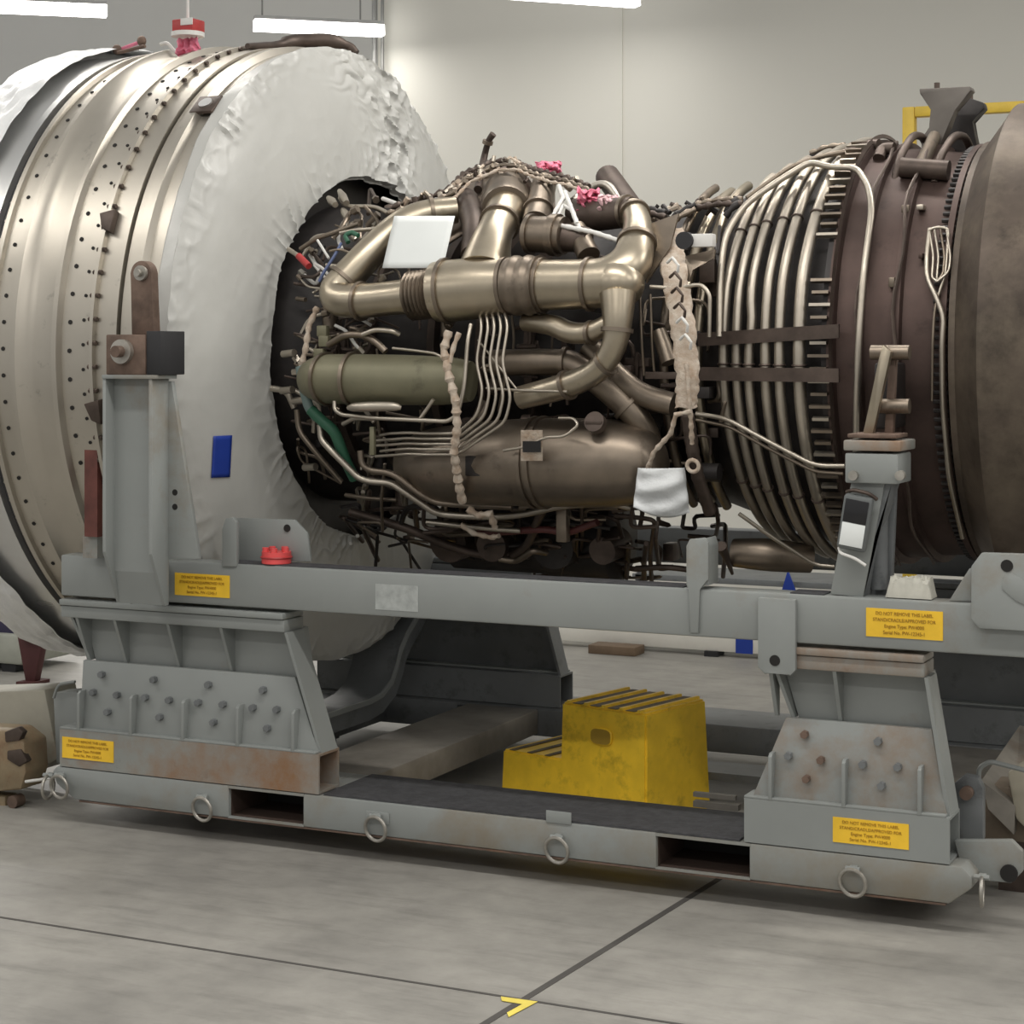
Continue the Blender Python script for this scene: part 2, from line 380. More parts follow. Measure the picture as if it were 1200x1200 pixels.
# rows of bolt holes on the case: rivets as one part per row
def pip(p0, p1, r, name, m, n=8): return MB().cyl(p0, p1, r, n=n).build(name, m, E_)
for X, r_, n in ((-1.64, .0065, 44), (-1.70, .0085, 38)):
    for i in range(n):
        a = math.radians(-80 + 175 * i / (n - 1)); pip(C(X, a, 1.246), C(X, a, 1.253), r_, 'bolt_hole', HOLE)
for i in range(40):
    a = math.radians(-80 + 175 * i / 39); pip(C(-2.0, a, 1.246), C(-2.0, a, 1.253), .008, 'rim_bolt_hole', HOLE)
for i in range(50):
    a = math.radians(-80 + 175 * i / 49); pip(C(-2.083, a, 1.232), C(-2.083, a, 1.239), .006, 'band_rivet', STEEL)
for i in range(46):
    a = math.radians(-80 + 175 * i / 45); pip(C(-1.575, a, 1.259), C(-1.612, a, 1.259), .0085, 'flange_bolt', DKM2, 6)
for a, X in ((math.radians(22), -1.59), (math.radians(-9.5), -1.59)):
    p = C(X, a, 1.25); u = Vector((0, -math.cos(a), math.sin(a))); tz = Vector((0, math.sin(a), math.cos(a)))
    MB().prism([p + Vector((-.035, 0, 0)) + tz * .03, p + Vector((.03, 0, 0)) + tz * .045, p + Vector((.03, 0, 0)) - tz * .045, p + Vector((-.01, 0, 0)) - tz * .03], u * .03, .003).build('flange_lug', DKM2, E_)
a = math.radians(48); p = C(-1.395, a, 1.238); u = Vector((0, -math.cos(a), math.sin(a))); tz = Vector((0, math.sin(a), math.cos(a)))
pp = MB().prism([p + Vector((-.05, 0, 0)) - tz * .05, p + Vector((.05, 0, 0)) - tz * .05, p + Vector((.05, 0, 0)) + tz * .05, p + Vector((-.05, 0, 0)) + tz * .05], u * .014, .003).build('access_port', DKM2, E_)
MB().cyl(p, p + u * .02, .027, n=16).build('port_plug', FAN2, pp)
# bellmouth interior so the fan end reads closed
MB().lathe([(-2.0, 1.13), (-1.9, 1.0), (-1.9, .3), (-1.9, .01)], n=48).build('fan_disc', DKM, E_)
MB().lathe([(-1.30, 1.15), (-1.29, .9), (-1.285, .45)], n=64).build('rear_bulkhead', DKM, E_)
# core body
core = [(-1.29, .60), (-1.2, .60), (-1.1, .54), (-.95, .50), (-.7, .48), (-.35, .47), (-.1, .50), (.05, .50), (.06, .54), (.09, .54), (.10, .50), (.30, .53), (.31, .575), (.34, .575), (.35, .54), (.5, .59), (.66, .655), (.85, .70), (.93, .71), (.935, .755), (.955, .755)]
MB().lathe(core, n=96).build('core_case', DKM, E_)
for X, r in ((-1.02, .55), (-.88, .53), (-.62, .52), (-.42, .52), (-.22, .53)):
    MB().lathe([(X - .015, r - .05), (X - .015, r), (X + .015, r), (X + .015, r - .05)], n=72).build('case_flange', DKM2, E_)
# turbine case (brown) aft
tc_prof = [(.955, .70), (.955, .765), (.975, .765), (.98, .735), (1.045, .735), (1.05, .75), (1.065, .75), (1.07, .728), (1.16, .722), (1.165, .74), (1.185, .74), (1.19, .715), (1.31, .705), (1.315, .735), (1.335, .735), (1.34, .70)]
MB().lathe(tc_prof, n=120).build('turbine_case', CASE, E_)
MB().lathe([(1.336, .70), (1.345, .742), (1.365, .742), (1.375, .755), (1.445, .845), (1.46, .868), (1.50, .868), (1.515, .86), (2.1, .84), (2.2, .83), (2.2, .7)], n=120).build('exhaust_case', NOZ, E_)
MB().lathe([(2.2, .8), (2.19, .5), (2.18, .01)], n=48).build('exhaust_cover', DKM, E_)
for i in range(80):
    a = math.radians(-85 + 185 * i / 79); pip(C(1.29, a, .722), C(1.338, a, .722), .0075, 'exhaust_flange_bolt', DKM, 6)
# comb of clips on the turbine flange
for i in range(44):
    a = math.radians(-62 + 132 * i / 43)
    if 27 <= i <= 29: continue
    m = MB(); p = C(.93, a, .765); u = Vector((0, -math.cos(a), math.sin(a))); tz = Vector((0, math.sin(a), math.cos(a)))
    l = .05 if i % 2 else .065
    m.prism([p - tz * .005 + Vector((-l * .5, 0, 0)), p - tz * .005 + Vector((l * .6, 0, 0)), p + tz * .005 + Vector((l * .6, 0, 0)), p + tz * .005 + Vector((-l * .5, 0, 0))], u * .02)
    m.build('flange_clip', TI3 if i % 3 else TI2, E_, smooth=False)
MB().lathe([(.965, .77), (.968, .785), (.974, .77)], n=90).build('ring_tube', DKM2, E_)
# vertical cable lines on the turbine case
for X, r in ((1.058, .757), (1.176, .747)):
    m = MB(); m.tube([C(X + .01 * math.sin(i), math.radians(-75 + 150 * i / 30), r + .006) for i in range(31)], .006, 6, 0); m.build('ring_cable', DKM2, E_)
for (x, y, w, h, mm) in ((1062, 245, 9, 9, TI3), (1079, 243, 8, 6, TI2), (1046, 331, 7, 11, TI3), (1080, 300, 5, 6, CASE)):
    p = S(x, y, .735); MB().box(p + Vector((-.003 * w / 2, -.015, -.003 * h / 2)), p + Vector((.003 * w / 2, .03, .003 * h / 2)), .004).build('case_boss', mm, E_)

# cooling tube cage: hoops round the tapering turbine case
def case_r(X):
    for (x0, r0), (x1, r1) in zip(core, core[1:]):
        if x0 <= X <= x1 and x1 > x0: return r0 + (r1 - r0) * (X - x0) / (x1 - x0)
    return .7
for X, top, rr in ((.575, 68, .0175), (.628, 72, .0165), (.676, 76, .0165), (.738, 80, .0175), (.79, 84, .0175), (.862, 90, .021)):
    pts = []; R = case_r(X) + .055
    for i in range(41):
        a = -80 + (top + 80) * i / 40
        k = 0
        dX = .05 * max(0, (a - 20) / 60) + .035 * max(0, (-a - 10) / 60) ** 1.3
        pts.append(C(X + dX + (.010 * math.exp(-((a - 8) / 5) ** 2) if X == .676 else 0), math.radians(a), R + k))
    MB().tube(pts, rr, 12, 0).build('cooling_tube', TI2, E_)
    for a in (-40, -3, 38):
        p = C(X + .05 * max(0, (a - 20) / 60) + .035 * max(0, (-a - 10) / 60) ** 1.3, math.radians(a), R); MB().torus(p, (0, math.sin(math.radians(a)), math.cos(math.radians(a))), rr + .001, .004, 14, 6).build('tube_clamp', DKM2, E_)
for X, rr in ((.34, .016), (.40, .02), (.465, .018)):
    MB().tube([C(X + .03 * max(0, i - 12) / 12, math.radians(-60 + 135 * i / 24), case_r(X) + .05) for i in range(25)], rr, 10, 0).build('cooling_tube', TI3 if X < .4 else TI, E_)
# straps across the tubes
for y0, y1, w in ((398, 388, 15), (438, 440, 15)):
    pts = [S(818 + 165 * i / 10, y0 + (y1 - y0) * i / 10, .70 + .115 * i / 10) for i in range(11)]
    m = MB()
    h = .0225
    m.rings([[p + Vector((0, -.004, -h)), p + Vector((0, -.004, h)), p + Vector((0, .012, h)), p + Vector((0, .012, -h))] for p in pts]); m.build('tube_strap', DKM2, E_, smooth=False)
# outer fuel lines on the turbine case
def pipe(pts, r, m, name, n=10, lab=None, smooth=1, parent=None):
    q = [S(*p) if not isinstance(p, Vector) else p for p in pts]
    return MB().tube(q, r, n, smooth).build(name, m, parent or E_, lab)
pipe([(843, 395, .72), (844, 320, .72), (850, 275, .74), (872, 240, .76), (915, 210, .78), (950, 189, .80), (972, 196, .80), (1004, 196, .80), (1018, 218, .80), (1022, 245, .80), (1012, 320, .80), (1006, 400, .80), (1004, 470, .80), (1003, 560, .8)], .0115, TI2, 'fuel_tube')
pipe([(875, 232, .74), (925, 196, .77), (958, 184, .79), (990, 178, .79)], .009, TI3, 'fuel_tube')
pipe([(816, 485, .78), (850, 490, .80), (905, 520, .84), (955, 546, .86), (990, 546, .86)], .008, TI2, 'fuel_tube')
pipe([(816, 492, .78), (855, 500, .80), (905, 528, .83), (955, 553, .85), (988, 555, .85)], .006, TI3, 'fuel_tube')
pipe([(866, 602, .82), (905, 630, .84), (955, 662, .86), (978, 664, .86)], .007, TI2, 'fuel_tube')
pipe([(1090, 268, .755), (1086, 300, .755), (1086, 325, .755), (1098, 350, .755), (1106, 372, .755), (1104, 400, .755), (1104, 470, .755), (1112, 560, .76), (1128, 630, .76)], .0085, TI2, 'thermocouple_lead')
pipe([(1100, 345, .75), (1095, 365, .75), (1093, 400, .75), (1092, 470, .75)], .005, TI3, 'thermocouple_lead')
for dx in (0, 6, 13, 20): pipe([(1089 + dx, 268, .76), (1094 + dx, 300, .76), (1092 + dx, 325 - dx * .3, .76), (1098, 330, .765)], .004, TI2 if dx % 2 == 0 else TI3, 'thermocouple_lead')
pipe([(1088, 270, .76), (1098, 266, .765), (1112, 268, .76), (1108, 320, .755), (1100, 345, .75)], .005, TI2, 'thermocouple_lead')

# ---------------- main ducts
def duct(pts, r, m, name='bleed_duct', n=24, bands=(), bm_=None, lab=None):
    """duct along points; r list or number; bands = fractions where clamp rings sit"""
    q = [S(*p) if not isinstance(p, Vector) else p for p in pts]
    ob = MB().tube(q, r, n, 2).build(name, m, E_, lab)
    rr = r if isinstance(r, list) else [r] * len(q)
    L = [0]
    for i in range(len(q) - 1): L.append(L[-1] + (q[i + 1] - q[i]).length)
    for f in bands:
        s = f * L[-1]
        for i in range(len(q) - 1):
            if L[i] <= s <= L[i + 1] + 1e-6:
                k = (s - L[i]) / (L[i + 1] - L[i]); c = q[i].lerp(q[i + 1], k); ax = (q[i + 1] - q[i]).normalized(); r0 = rr[i] * (1 - k) + rr[i + 1] * k
                MB().cyl(c - ax * .007, c + ax * .007, r0 + .009, n=24).build('duct_clamp', bm_ or TI3, ob); break
    return ob
def px2m(px, R): return px * (6.85 if R > .8 else 7.05) / FP
# A upper-left elbow
duct([(535, 246, .76), (497, 250, .80), (468, 264, .82), (432, 298, .84), (404, 328, .86), (392, 342, .87), (398, 352, .88), (425, 353, .89), (452, 350, .90), (480, 347, .9)], [.05, .052, .056, .058, .06, .062, .064, .062, .06, .062], TI, bands=(.1, .56, .78))
# bellows
m = MB(); q0, q1 = S(480, 347, .9), S(516, 343, .9)
m.tube([q0.lerp(q1, i / 16) for i in range(17)], [.078 + .010 * (i % 2) for i in range(17)], 24, 0); m.build('bellows', TI3, E_)
# B main duct
duct([(512, 342, .9), (522, 341, .9), (560, 338, .9), (600, 335, .9), (606, 334, .9), (640, 334, .9), (692, 333, .9), (722, 330, .9)], [.105, .108, .107, .09, .088, .086, .084, .084], TI, bands=(.06, .40, .44, .56, .60, .86), n=32)
for f in (596, 622, 628, 690): pass
m = MB(); q0, q1 = S(597, 335, .9), S(634, 334, .9)
m.tube([q0.lerp(q1, i / 10) for i in range(11)], [.098 + .006 * ((i // 2) % 2) for i in range(11)], 28, 0); m.build('bellows', TI3, E_)
duct([(690, 333, .9), (716, 329, .9), (738, 312, .89), (746, 288, .87), (748, 262, .84), (742, 246, .8)], [.083, .082, .075, .062, .048, .045], TI, bands=(.55, .93))
duct([(742, 248, .8), (720, 250, .78), (690, 254, .76), (676, 248, .74)], [.052, .055, .056, .05], DKM2, bands=(.1,))
m = MB(); p = S(724, 332, .9); m.ball(p, .092, (1, .95, .95), 14); m.build('duct_junction', TI, E_)
# C branch down
duct([(724, 345, .93), (724, 375, .94), (722, 400, .94), (710, 425, .93), (690, 442, .92), (655, 455, .90), (610, 466, .88)], [.062, .05, .042, .041, .042, .044, .04], TI, bands=(.2, .40, .68))
# D S pipe
duct([(716, 378, .91), (694, 390, .9), (668, 391, .88), (648, 380, .87), (615, 378, .84)], [.034, .034, .038, .037, .03], TI, bands=(.22,))
# E dark ones
duct([(580, 425, .78), (640, 424, .78), (672, 425, .78), (700, 446, .78), (722, 464, .78), (752, 494, .78), (764, 530, .76), (768, 570, .74)], .046, TI3, bands=(.3, .6))
duct([(690, 405, .74), (722, 440, .76), (752, 464, .77), (790, 474, .78)], .04, TI3)
# H vertical duct and top collar
duct([(595, 240, .74), (591, 252, .78), (582, 268, .83), (575, 285, .86), (568, 318, .88)], [.078, .072, .062, .072, .095], TI, bands=(.08, .42), n=28)
m = MB(); q0, q1 = S(597, 226, .68), S(593, 246, .77)
m.tube([q0.lerp(q1, i / 10) for i in range(11)], [.088 + .008 * (i % 2) for i in range(11)], 24, 0); m.build('bellows', TI3, E_)
# I accessory canister
duct([(618, 274, .86), (662, 276, .86)], [.062, .066], TI3, 'valve_canister', bands=(.1, .7, .8))
duct([(662, 278, .85), (690, 282, .84)], [.05, .045], DKM2, 'valve_body')
duct([(675, 268, .84), (690, 300, .86)], [.035, .04], TI3, 'valve_body')
duct([(638, 215, .74), (628, 262, .8)], [.045, .05], TI3, 'bleed_duct', bands=(.7,))
duct([(545, 235, .72), (558, 262, .80), (556, 300, .84)], [.05, .045, .05], DKM2, 'bleed_duct')
# top shelf/shroud behind
MB().grid(lambda u, v: S(520 + 130 * u, 226 - 30 * math.sin(PI * u * .95) + v * 62, .68 + .01 * v), 24, 6).build('top_shroud', mat('bronze_shroud', (.21, .17, .135), .42, .8, .15, 5), E_, solid=.01)
duct([(560, 222, .70), (566, 190, .72), (572, 165, .74), (578, 157, .74)], [.016, .014, .012, .014], DKM2, 'vent_pipe', n=10, bands=(.9,))
# open red-lined pipe top right
pa, pb = S(712, 207, .70), S(740, 246, .70)
m = MB(); ax = (pb - pa).normalized(); m.cyl(pa, pb, .046, .046, n=20); m.build('open_pipe', DKM2, E_)
MB().cyl(pa - ax * .004, pa + ax * .004, .038, n=20).build('red_plug', RED2, E_, 'red plug in the open pipe end')
duct([(672, 236, .70), (690, 220, .70), (712, 214, .72), (728, 236, .72), (735, 252, .74)], .016, FAN, 'oil_tube', bands=())
# F olive tank
duct([(366, 444, .86), (376, 444, .88), (392, 444, .89), (520, 446, .89), (552, 447, .88)], [.07, .086, .09, .088, .07], OLIVE, 'oil_tank', n=36, bands=(.12, .29), lab='olive green cylindrical tank', bm_=TI3)
# G lower tank
duct([(478, 548, .80), (500, 546, .80), (540, 544, .82), (600, 542, .84), (652, 542, .84), (735, 543, .84), (762, 545, .80), (775, 546, .77)], [.10, .13, .145, .152, .155, .15, .12, .05], TI3, 'starter_canister', n=40, bands=(.54, .57), bm_=TI3)
p = S(700, 497, .9); MB().cyl(p, p + Vector((0, -.03, .01)), .035, n=20).build('filler_cap', DKM2, E_); MB().box(p + Vector((-.03, -.035, .0)), p + Vector((.03, -.02, .012)), .002).build('filler_cap_handle', DKM2, E_)
p0, p1 = S(611, 504, 1.005), S(635, 540, 1.005)
pt = MB().prism([S(611, 504, 1.0), S(636, 504, 1.0), S(636, 540, 1.0), S(611, 540, 1.0)], (0, -.004, 0)).build('data_plate', CREAM, E_, 'cream plate with black centre')
MB().prism([S(613, 517, 1.01), S(634, 517, 1.01), S(634, 530, 1.01), S(613, 530, 1.01)], (0, -.004, 0)).build('plate_field', SCR, pt)
for yy in (549, 560): pass
MB().box(S(560, 548, .97) + Vector((-.05, 0, -.03)), S(560, 548, .97) + Vector((.05, .03, .04)), .004).build('control_box', DKM, E_)
duct([(600, 590, .80), (640, 590, .80)], [.03, .03], TI3, 'lower_bracket')

# ---------------- fuel tube bundle (five parallel tubes)
for k in range(5):
    y = 508 + 6.2 * k; R = .99
    dx = 5 * k
    pipe([(440 - (k % 3) * 6 + 6, y + 2, .93), (455, y + (1 if k else 0), .95), (478, y - 1, .96), (495, y + 0, .97), (536, y, 1.0), (559 + 8.2 * k, 487 + 2 * k, .99), (566 + 8.2 * k, 458 + 2 * k, .97), (558 + 7.6 * k, 424, .95), (565 + 7.6 * k, 382, .93), (560 + 7.3 * k, 358, .90)], .0055, TI2, 'fuel_tube')
MB().box(S(437, 500, .97) + Vector((-.009, -.01, -.10)), S(437, 500, .97) + Vector((.009, .008, .0)), .002).build('tube_bracket', OLIVE, E_)
pipe([(392, 470, .96), (392, 480, .97), (400, 486, .98), (440, 490, .99), (525, 494, 1.0), (536, 486, 1.0), (544, 455, .98), (548, 400, .95), (552, 380, .93)], .0075, TI2, 'fuel_tube')
pipe([(402, 497, .93), (415, 490, .95), (440, 491, .96)], .008, TI2, 'fuel_tube')
duct([(408, 478, .98), (415, 477, .99), (462, 476, .99), (470, 478, .98)], [.008, .018, .018, .008], TI2, 'air_cylinder', n=12)
pipe([(508, 468, .97), (500, 480, .97), (490, 494, .98)], .007, TI2, 'fuel_tube')
# N lower bright tubes
pipe([(375, 498, .88), (376, 515, .90), (388, 528, .92), (420, 560, .94), (432, 564, .94), (458, 566, .94), (470, 574, .94), (508, 600, .93), (520, 603, .92), (565, 606, .9), (610, 604, .88), (660, 592, .88), (720, 590, .86), (742, 596, .85)], .012, TI2, 'oil_tube')
pipe([(422, 528, .90), (424, 545, .92), (436, 552, .93), (460, 554, .94), (490, 578, .94), (510, 589, .93), (548, 592, .92), (600, 594, .9)], .012, TI3, 'oil_tube')
pipe([(348, 480, .82), (350, 505, .84), (370, 530, .86), (400, 565, .86)], .011, TI3, 'oil_tube')
pipe([(500, 612, .88), (560, 618, .88), (580, 620, .87), (610, 622, .86)], .010, TI2, 'oil_tube')
pipe([(405, 580, .84), (430, 584, .86), (465, 586, .86)], .008, TI3, 'oil_tube')
pipe([(410, 600, .82), (480, 620, .84), (520, 638, .84), (560, 650, .84), (620, 650, .83)], .017, DKM2, 'drain_tube')
pipe([(640, 590, .85), (630, 610, .85), (618, 640, .84), (600, 652, .84)], .016, DKM2, 'drain_tube')
pipe([(585, 655, .86), (605, 658, .86), (625, 645, .86), (640, 648, .84)], .012, TI3, 'drain_tube')
pipe([(318, 455, .76), (336, 458, .76), (345, 478, .76)], .012, TI2, 'oil_tube')
pipe([(560, 398, .92), (610, 462, .9), (650, 460, .92)], .004, TI2, 'sense_line')
pipe([(570, 455, .92), (600, 457, .93), (665, 459, .95)], .005, TI2, 'sense_line')
pipe([(590, 528, .99), (615, 524, 1.0), (640, 512, 1.0), (662, 512, 1.0), (678, 498, .99), (672, 490, .97), (655, 490, .95)], .005, TI2, 'sense_line')
# wrapped harnesses
def harness(pts, r, m=CREAM, name='wrapped_harness', rib=.22):
    q = [S(*p) for p in pts]; out = []; rad = []
    for i in range(len(q) - 1):
        n = max(2, int((q[i + 1] - q[i]).length / .012))
        for k in range(n): out.append(q[i].lerp(q[i + 1], k / n)); rad.append(r * (1 + rib * ((len(out) % 3) - 1) + rib * .4 * R_.uniform(-1, 1)))
    out.append(q[-1]); rad.append(r)
    return MB().tube(out, rad, 10, 0).build(name, m, E_)
harness([(526, 388, 1.0), (520, 410, 1.01), (526, 440, 1.02), (534, 470, 1.03), (536, 500, 1.03), (532, 530, 1.03), (538, 570, 1.01), (542, 588, 1.0)], .0145)
harness([(538, 390, .99), (532, 405, 1.0), (527, 425, 1.01)], .009)
harness([(548, 596, .97), (560, 604, .97), (575, 602, .97), (580, 618, .97)], .012)
harness([(540, 615, .93), (555, 625, .93), (575, 630, .93), (585, 628, .93)], .009)
for x, y in ((411, 637), (419, 628), (426, 618)): p = S(x, y, .80); MB().ball(p, .008, (1, 1, 1), 6).build('nut', WHITEW, E_)
# big cream duct sleeve K
q = [S(784, 268, .74), S(790, 320, .84), S(800, 380, .90), S(806, 440, .92), S(804, 478, .93)]
m = MB(); rs = []
for i in range(40):
    f = i / 39 * 4; k = min(3, int(f)); c = q[k].lerp(q[k + 1], f - k); w = .05 - .012 * (i / 39) + .003 * math.sin(i * 2.1)
    d_ = .02
    rs.append([c + Vector((math.cos(a) * w * (1 + .05 * math.sin(i + j)), math.sin(a) * d_, math.sin(a * 3 + i) * .004)) for j, a in enumerate([2 * PI * t / 12 for t in range(12)])])
m.rings(rs); m.build('insulated_sleeve', CREAM, E_, 'broad cream stitched insulation sleeve')
for x, y in ((791, 305), (794, 322), (796, 340), (799, 358), (802, 375), (806, 395)):
    harness([(x - 9, y + 3, .94), (x - 3, y - 3, .965), (x + 4, y + 6, .965), (x + 3, y + 14, .95)], .005, WHITEW if y % 2 else DKM2, 'lacing', .1)
harness([(804, 425, .97), (806, 445, .97), (808, 470, .97), (810, 500, .96), (811, 520, .95)], .008)
harness([(810, 482, .97), (792, 486, .97), (786, 508, .96), (766, 530, .95), (759, 550, .95)], .008)
harness([(806, 486, .9), (812, 530, .9), (818, 560, .88), (832, 600, .86)], .022, DKM2, rib=.05)
p = S(812, 546, .95); MB().torus(p, (0, 1, 0.2), .02, .007, 16, 8).build('eye_fitting', CREAM, E_)
p = S(822, 282, .86); bx = MB().box(p + Vector((-.055, -.02, -.022)), p + Vector((.045, .02, .022)), .004).build('connector_box', WHITEW, E_); MB().cyl(p + Vector((-.05, -.035, 0)), p + Vector((-.05, .0, 0)), .03, n=16).build('connector_plug', BLK, bx)
# fan of triangular plate near 770,280
MB().prism([S(762, 262, .80), S(795, 250, .80), S(785, 290, .82), S(757, 332, .84)], (0, .012, 0)).build('support_plate', TI3, E_)
MB().prism([S(803, 300, .82), S(838, 292, .80), S(836, 303, .80), S(812, 316, .82), S(808, 330, .82), S(803, 330, .82)], (0, .012, 0)).build('support_plate', TI3, E_)
pipe([(762, 336, .86), (790, 338, .86), (822, 333, .86), (832, 345, .86), (831, 395, .84)], .007, TI2, 'sense_line')
for x in (750, 762): pipe([(x, 345, .80), (x + 2, 400, .80), (x + 5, 440, .78)], .005, TI3, 'sense_line')
MB().box(S(775, 440, .8) + Vector((-.06, 0, -.012)), S(775, 440, .8) + Vector((.06, .01, .012)), .003).build('cross_bracket', DKM2, E_)
duct([(772, 388, .78), (785, 425, .80)], [.025, .03], TI3, 'bleed_duct', n=14)
# white loom loop over the canister
harness([(655, 218, .80), (660, 232, .86), (650, 250, .88), (645, 262, .90), (660, 265, .90), (695, 272, .90), (725, 282, .88)], .0085, WHITEW, rib=.12)
harness([(662, 225, .84), (668, 240, .88), (676, 262, .90)], .008, WHITEW, rib=.12)
harness([(650, 262, .90), (660, 240, .88), (672, 248, .88), (680, 270, .90)], .006, WHITEW, rib=.12)
# top wiring crest : knobbly loom along the silhouette
crest = [(452, 248), (480, 240), (505, 234), (528, 224), (545, 206), (560, 200), (578, 192), (600, 192), (618, 200), (638, 206), (660, 210), (690, 222)]
for k, (nm, mm, r) in enumerate((('wiring_loom', DKM2, .012), ('wiring_loom', TI3, .010), ('wiring_loom', CREAM, .006))):
    harness([(x + 3 * k, y + 5 * k - 3, .76 + .02 * k) for x, y in crest], r, mm, nm, .35)
for i in range(46):
    j = R_.randrange(len(crest) - 1); f = R_.random(); x = crest[j][0] * (1 - f) + crest[j + 1][0] * f; y = crest[j][1] * (1 - f) + crest[j + 1][1] * f
    p = S(x, y + R_.uniform(-6, 12), .78); v = Vector((R_.uniform(-1, 1), R_.uniform(-1, 1), R_.uniform(-1, 1))).normalized() * R_.uniform(.01, .022)
    MB().cyl(p - v, p + v, R_.uniform(.006, .012), n=8).build('loom_fitting', R_.choice([DKM2, TI3, TI2, CREAM]), E_)
# second crest over HPT
for (x0, y0, x1, y1) in ((745, 246, 780, 250), (780, 262, 815, 240), (815, 240, 870, 234), (850, 250, 868, 232), (905, 215, 960, 186), (950, 180, 990, 170), (985, 172, 1040, 172)):
    for k in range(2):
        harness([(x0, y0 + 4 * k, .68), ((x0 + x1) / 2, (y0 + y1) / 2 - 3 + 5 * k, .70), (x1, y1 + 5 * k, .70)], .011, R_.choice([DKM2, TI3, DKM]), 'wiring_loom', .3)
for i in range(30):
    x = R_.uniform(750, 870); y = 250 - (x - 750) * .15 + R_.uniform(-4, 10); p = S(x, y, .66); v = Vector((R_.uniform(-1, 1), R_.uniform(-1, 1), R_.uniform(-1, 1))).normalized() * R_.uniform(.01, .025)
    MB().cyl(p - v, p + v, R_.uniform(.006, .013), n=8).build('loom_fitting', R_.choice([DKM2, TI3, DKM, CREAM]), E_)
for x, y in ((1000, 172), (1012, 168), (1030, 172), (985, 178)):
    duct([(x, y + 14, .74), (x + 4, y + 2, .76), (x + 18, y + 2, .76)], .022, DKM2, 'top_valve', n=12)

# ---------------- dense background clutter on the core: random routed tubes and fittings
def route(x0, y0, R, n, step=28, r=.006, m=TI3, name='small_tube', vert=.5):
    x, y = x0, y0; pts = [S(x, y, R)]; R0 = R
    for i in range(n):
        if R_.random() < vert: y += R_.choice([-1, 1]) * step * R_.uniform(.5, 1.3); x += R_.uniform(-6, 6)
        else: x += R_.choice([-1, 1]) * step * R_.uniform(.5, 1.3); y += R_.uniform(-6, 6)
        y = max(235, min(688, y)); x = max(330 if y < 560 else 400, min(850, x))
        if x < 425:
            q = ((x - 425) / 92) ** 2 + ((y - 423) / 190) ** 2
            if q > 1: x = 425 - (425 - x) / math.sqrt(q); y = 423 + (y - 423) / math.sqrt(q)
        y = min(y, 612 + (x - 400) * .28)
        if y > 640: R0 = max(R0, .80)
        pts.append(S(x, y, max(.56, R0 + R_.uniform(-.03, .03))))
    MB().tube(pts, r, 7, 1).build(name, m, E_)
for i in range(48):
    route(R_.uniform(345, 520), R_.uniform(240, 600), R_.uniform(.62, .78), R_.randint(3, 6), 24, R_.uniform(.004, .008), R_.choice([TI3, TI2, DKM2, DKM2, TI3]))
for i in range(48):
    route(R_.uniform(520, 850), R_.uniform(300, 655), R_.uniform(.60, .76), R_.randint(3, 6), 30, R_.uniform(.004, .009), R_.choice([TI3, DKM2, DKM2, DKM]), 'oil_line')
for i in range(52):
    route(R_.uniform(420, 780), R_.uniform(595, 685), R_.uniform(.74, .86), R_.randint(2, 5), 34, R_.uniform(.005, .011), R_.choice([TI3, DKM2, DKM2, DKM]), 'drain_line', .25)
for i in range(70):
    x, y = R_.uniform(345, 840), R_.uniform(250, 650); R = R_.uniform(.58, .74)
    if x < 420 and y > 560: continue
    p = S(x, y, R); s = Vector([R_.uniform(.012, .045) for _ in range(3)])
    if R_.random() < .5: MB().box(p - s, p + s, .004).build('accessory_box', R_.choice([DKM, DKM2, DKM2]), E_)
    else:
        v = Vector((R_.choice([1, 0, 0]), R_.choice([0, 1]), R_.choice([0, 1, 1]))); v = v.normalized() if v.length else Vector((1, 0, 0))
        MB().cyl(p - v * s.x, p + v * s.x, s.y * .8, n=14).cyl(p - v * (s.x + .008), p - v * s.x, s.y * .5, n=6).build('accessory_body', R_.choice([DKM, DKM2, TI3]), E_)
# paler tubes and fittings packed into the opening
def inhole(x, y): return x > 425 or ((x - 425) / 90) ** 2 + ((y - 423) / 185) ** 2 < 1
cnt = 0
while cnt < 62:
    x, y = R_.uniform(334, 455), R_.uniform(232, 470)
    if not inhole(x, y): continue
    cnt += 1; R = R_.uniform(.70, .82); pts = [S(x, y, R)]; a = R_.uniform(0, 6.28)
    for _ in range(R_.randint(1, 3)):
        a += R_.uniform(-1.2, 1.2); l = R_.uniform(10, 26); nx, ny = x + l * math.cos(a), y + l * math.sin(a)
        if not inhole(nx, ny): nx, ny = x + (425 - x) * .25, y + (423 - y) * .15
        x, y = nx, ny; R += R_.uniform(-.02, .02); pts.append(S(x, y, R))
    rr_ = R_.uniform(.004, .009); o_ = MB().tube(pts, rr_, 8, 1).build('control_tube', R_.choice([TI2, TI2, TI3, WHITEW, TI3, DKM2]), E_)
    if R_.random() < .6:
        dd = (pts[1] - pts[0]).normalized(); MB().cyl(pts[0] - dd * .004, pts[0] + dd * .022, rr_ * 1.8, n=6).build('tube_nut', R_.choice([TI2, TI3, STEEL]), o_)
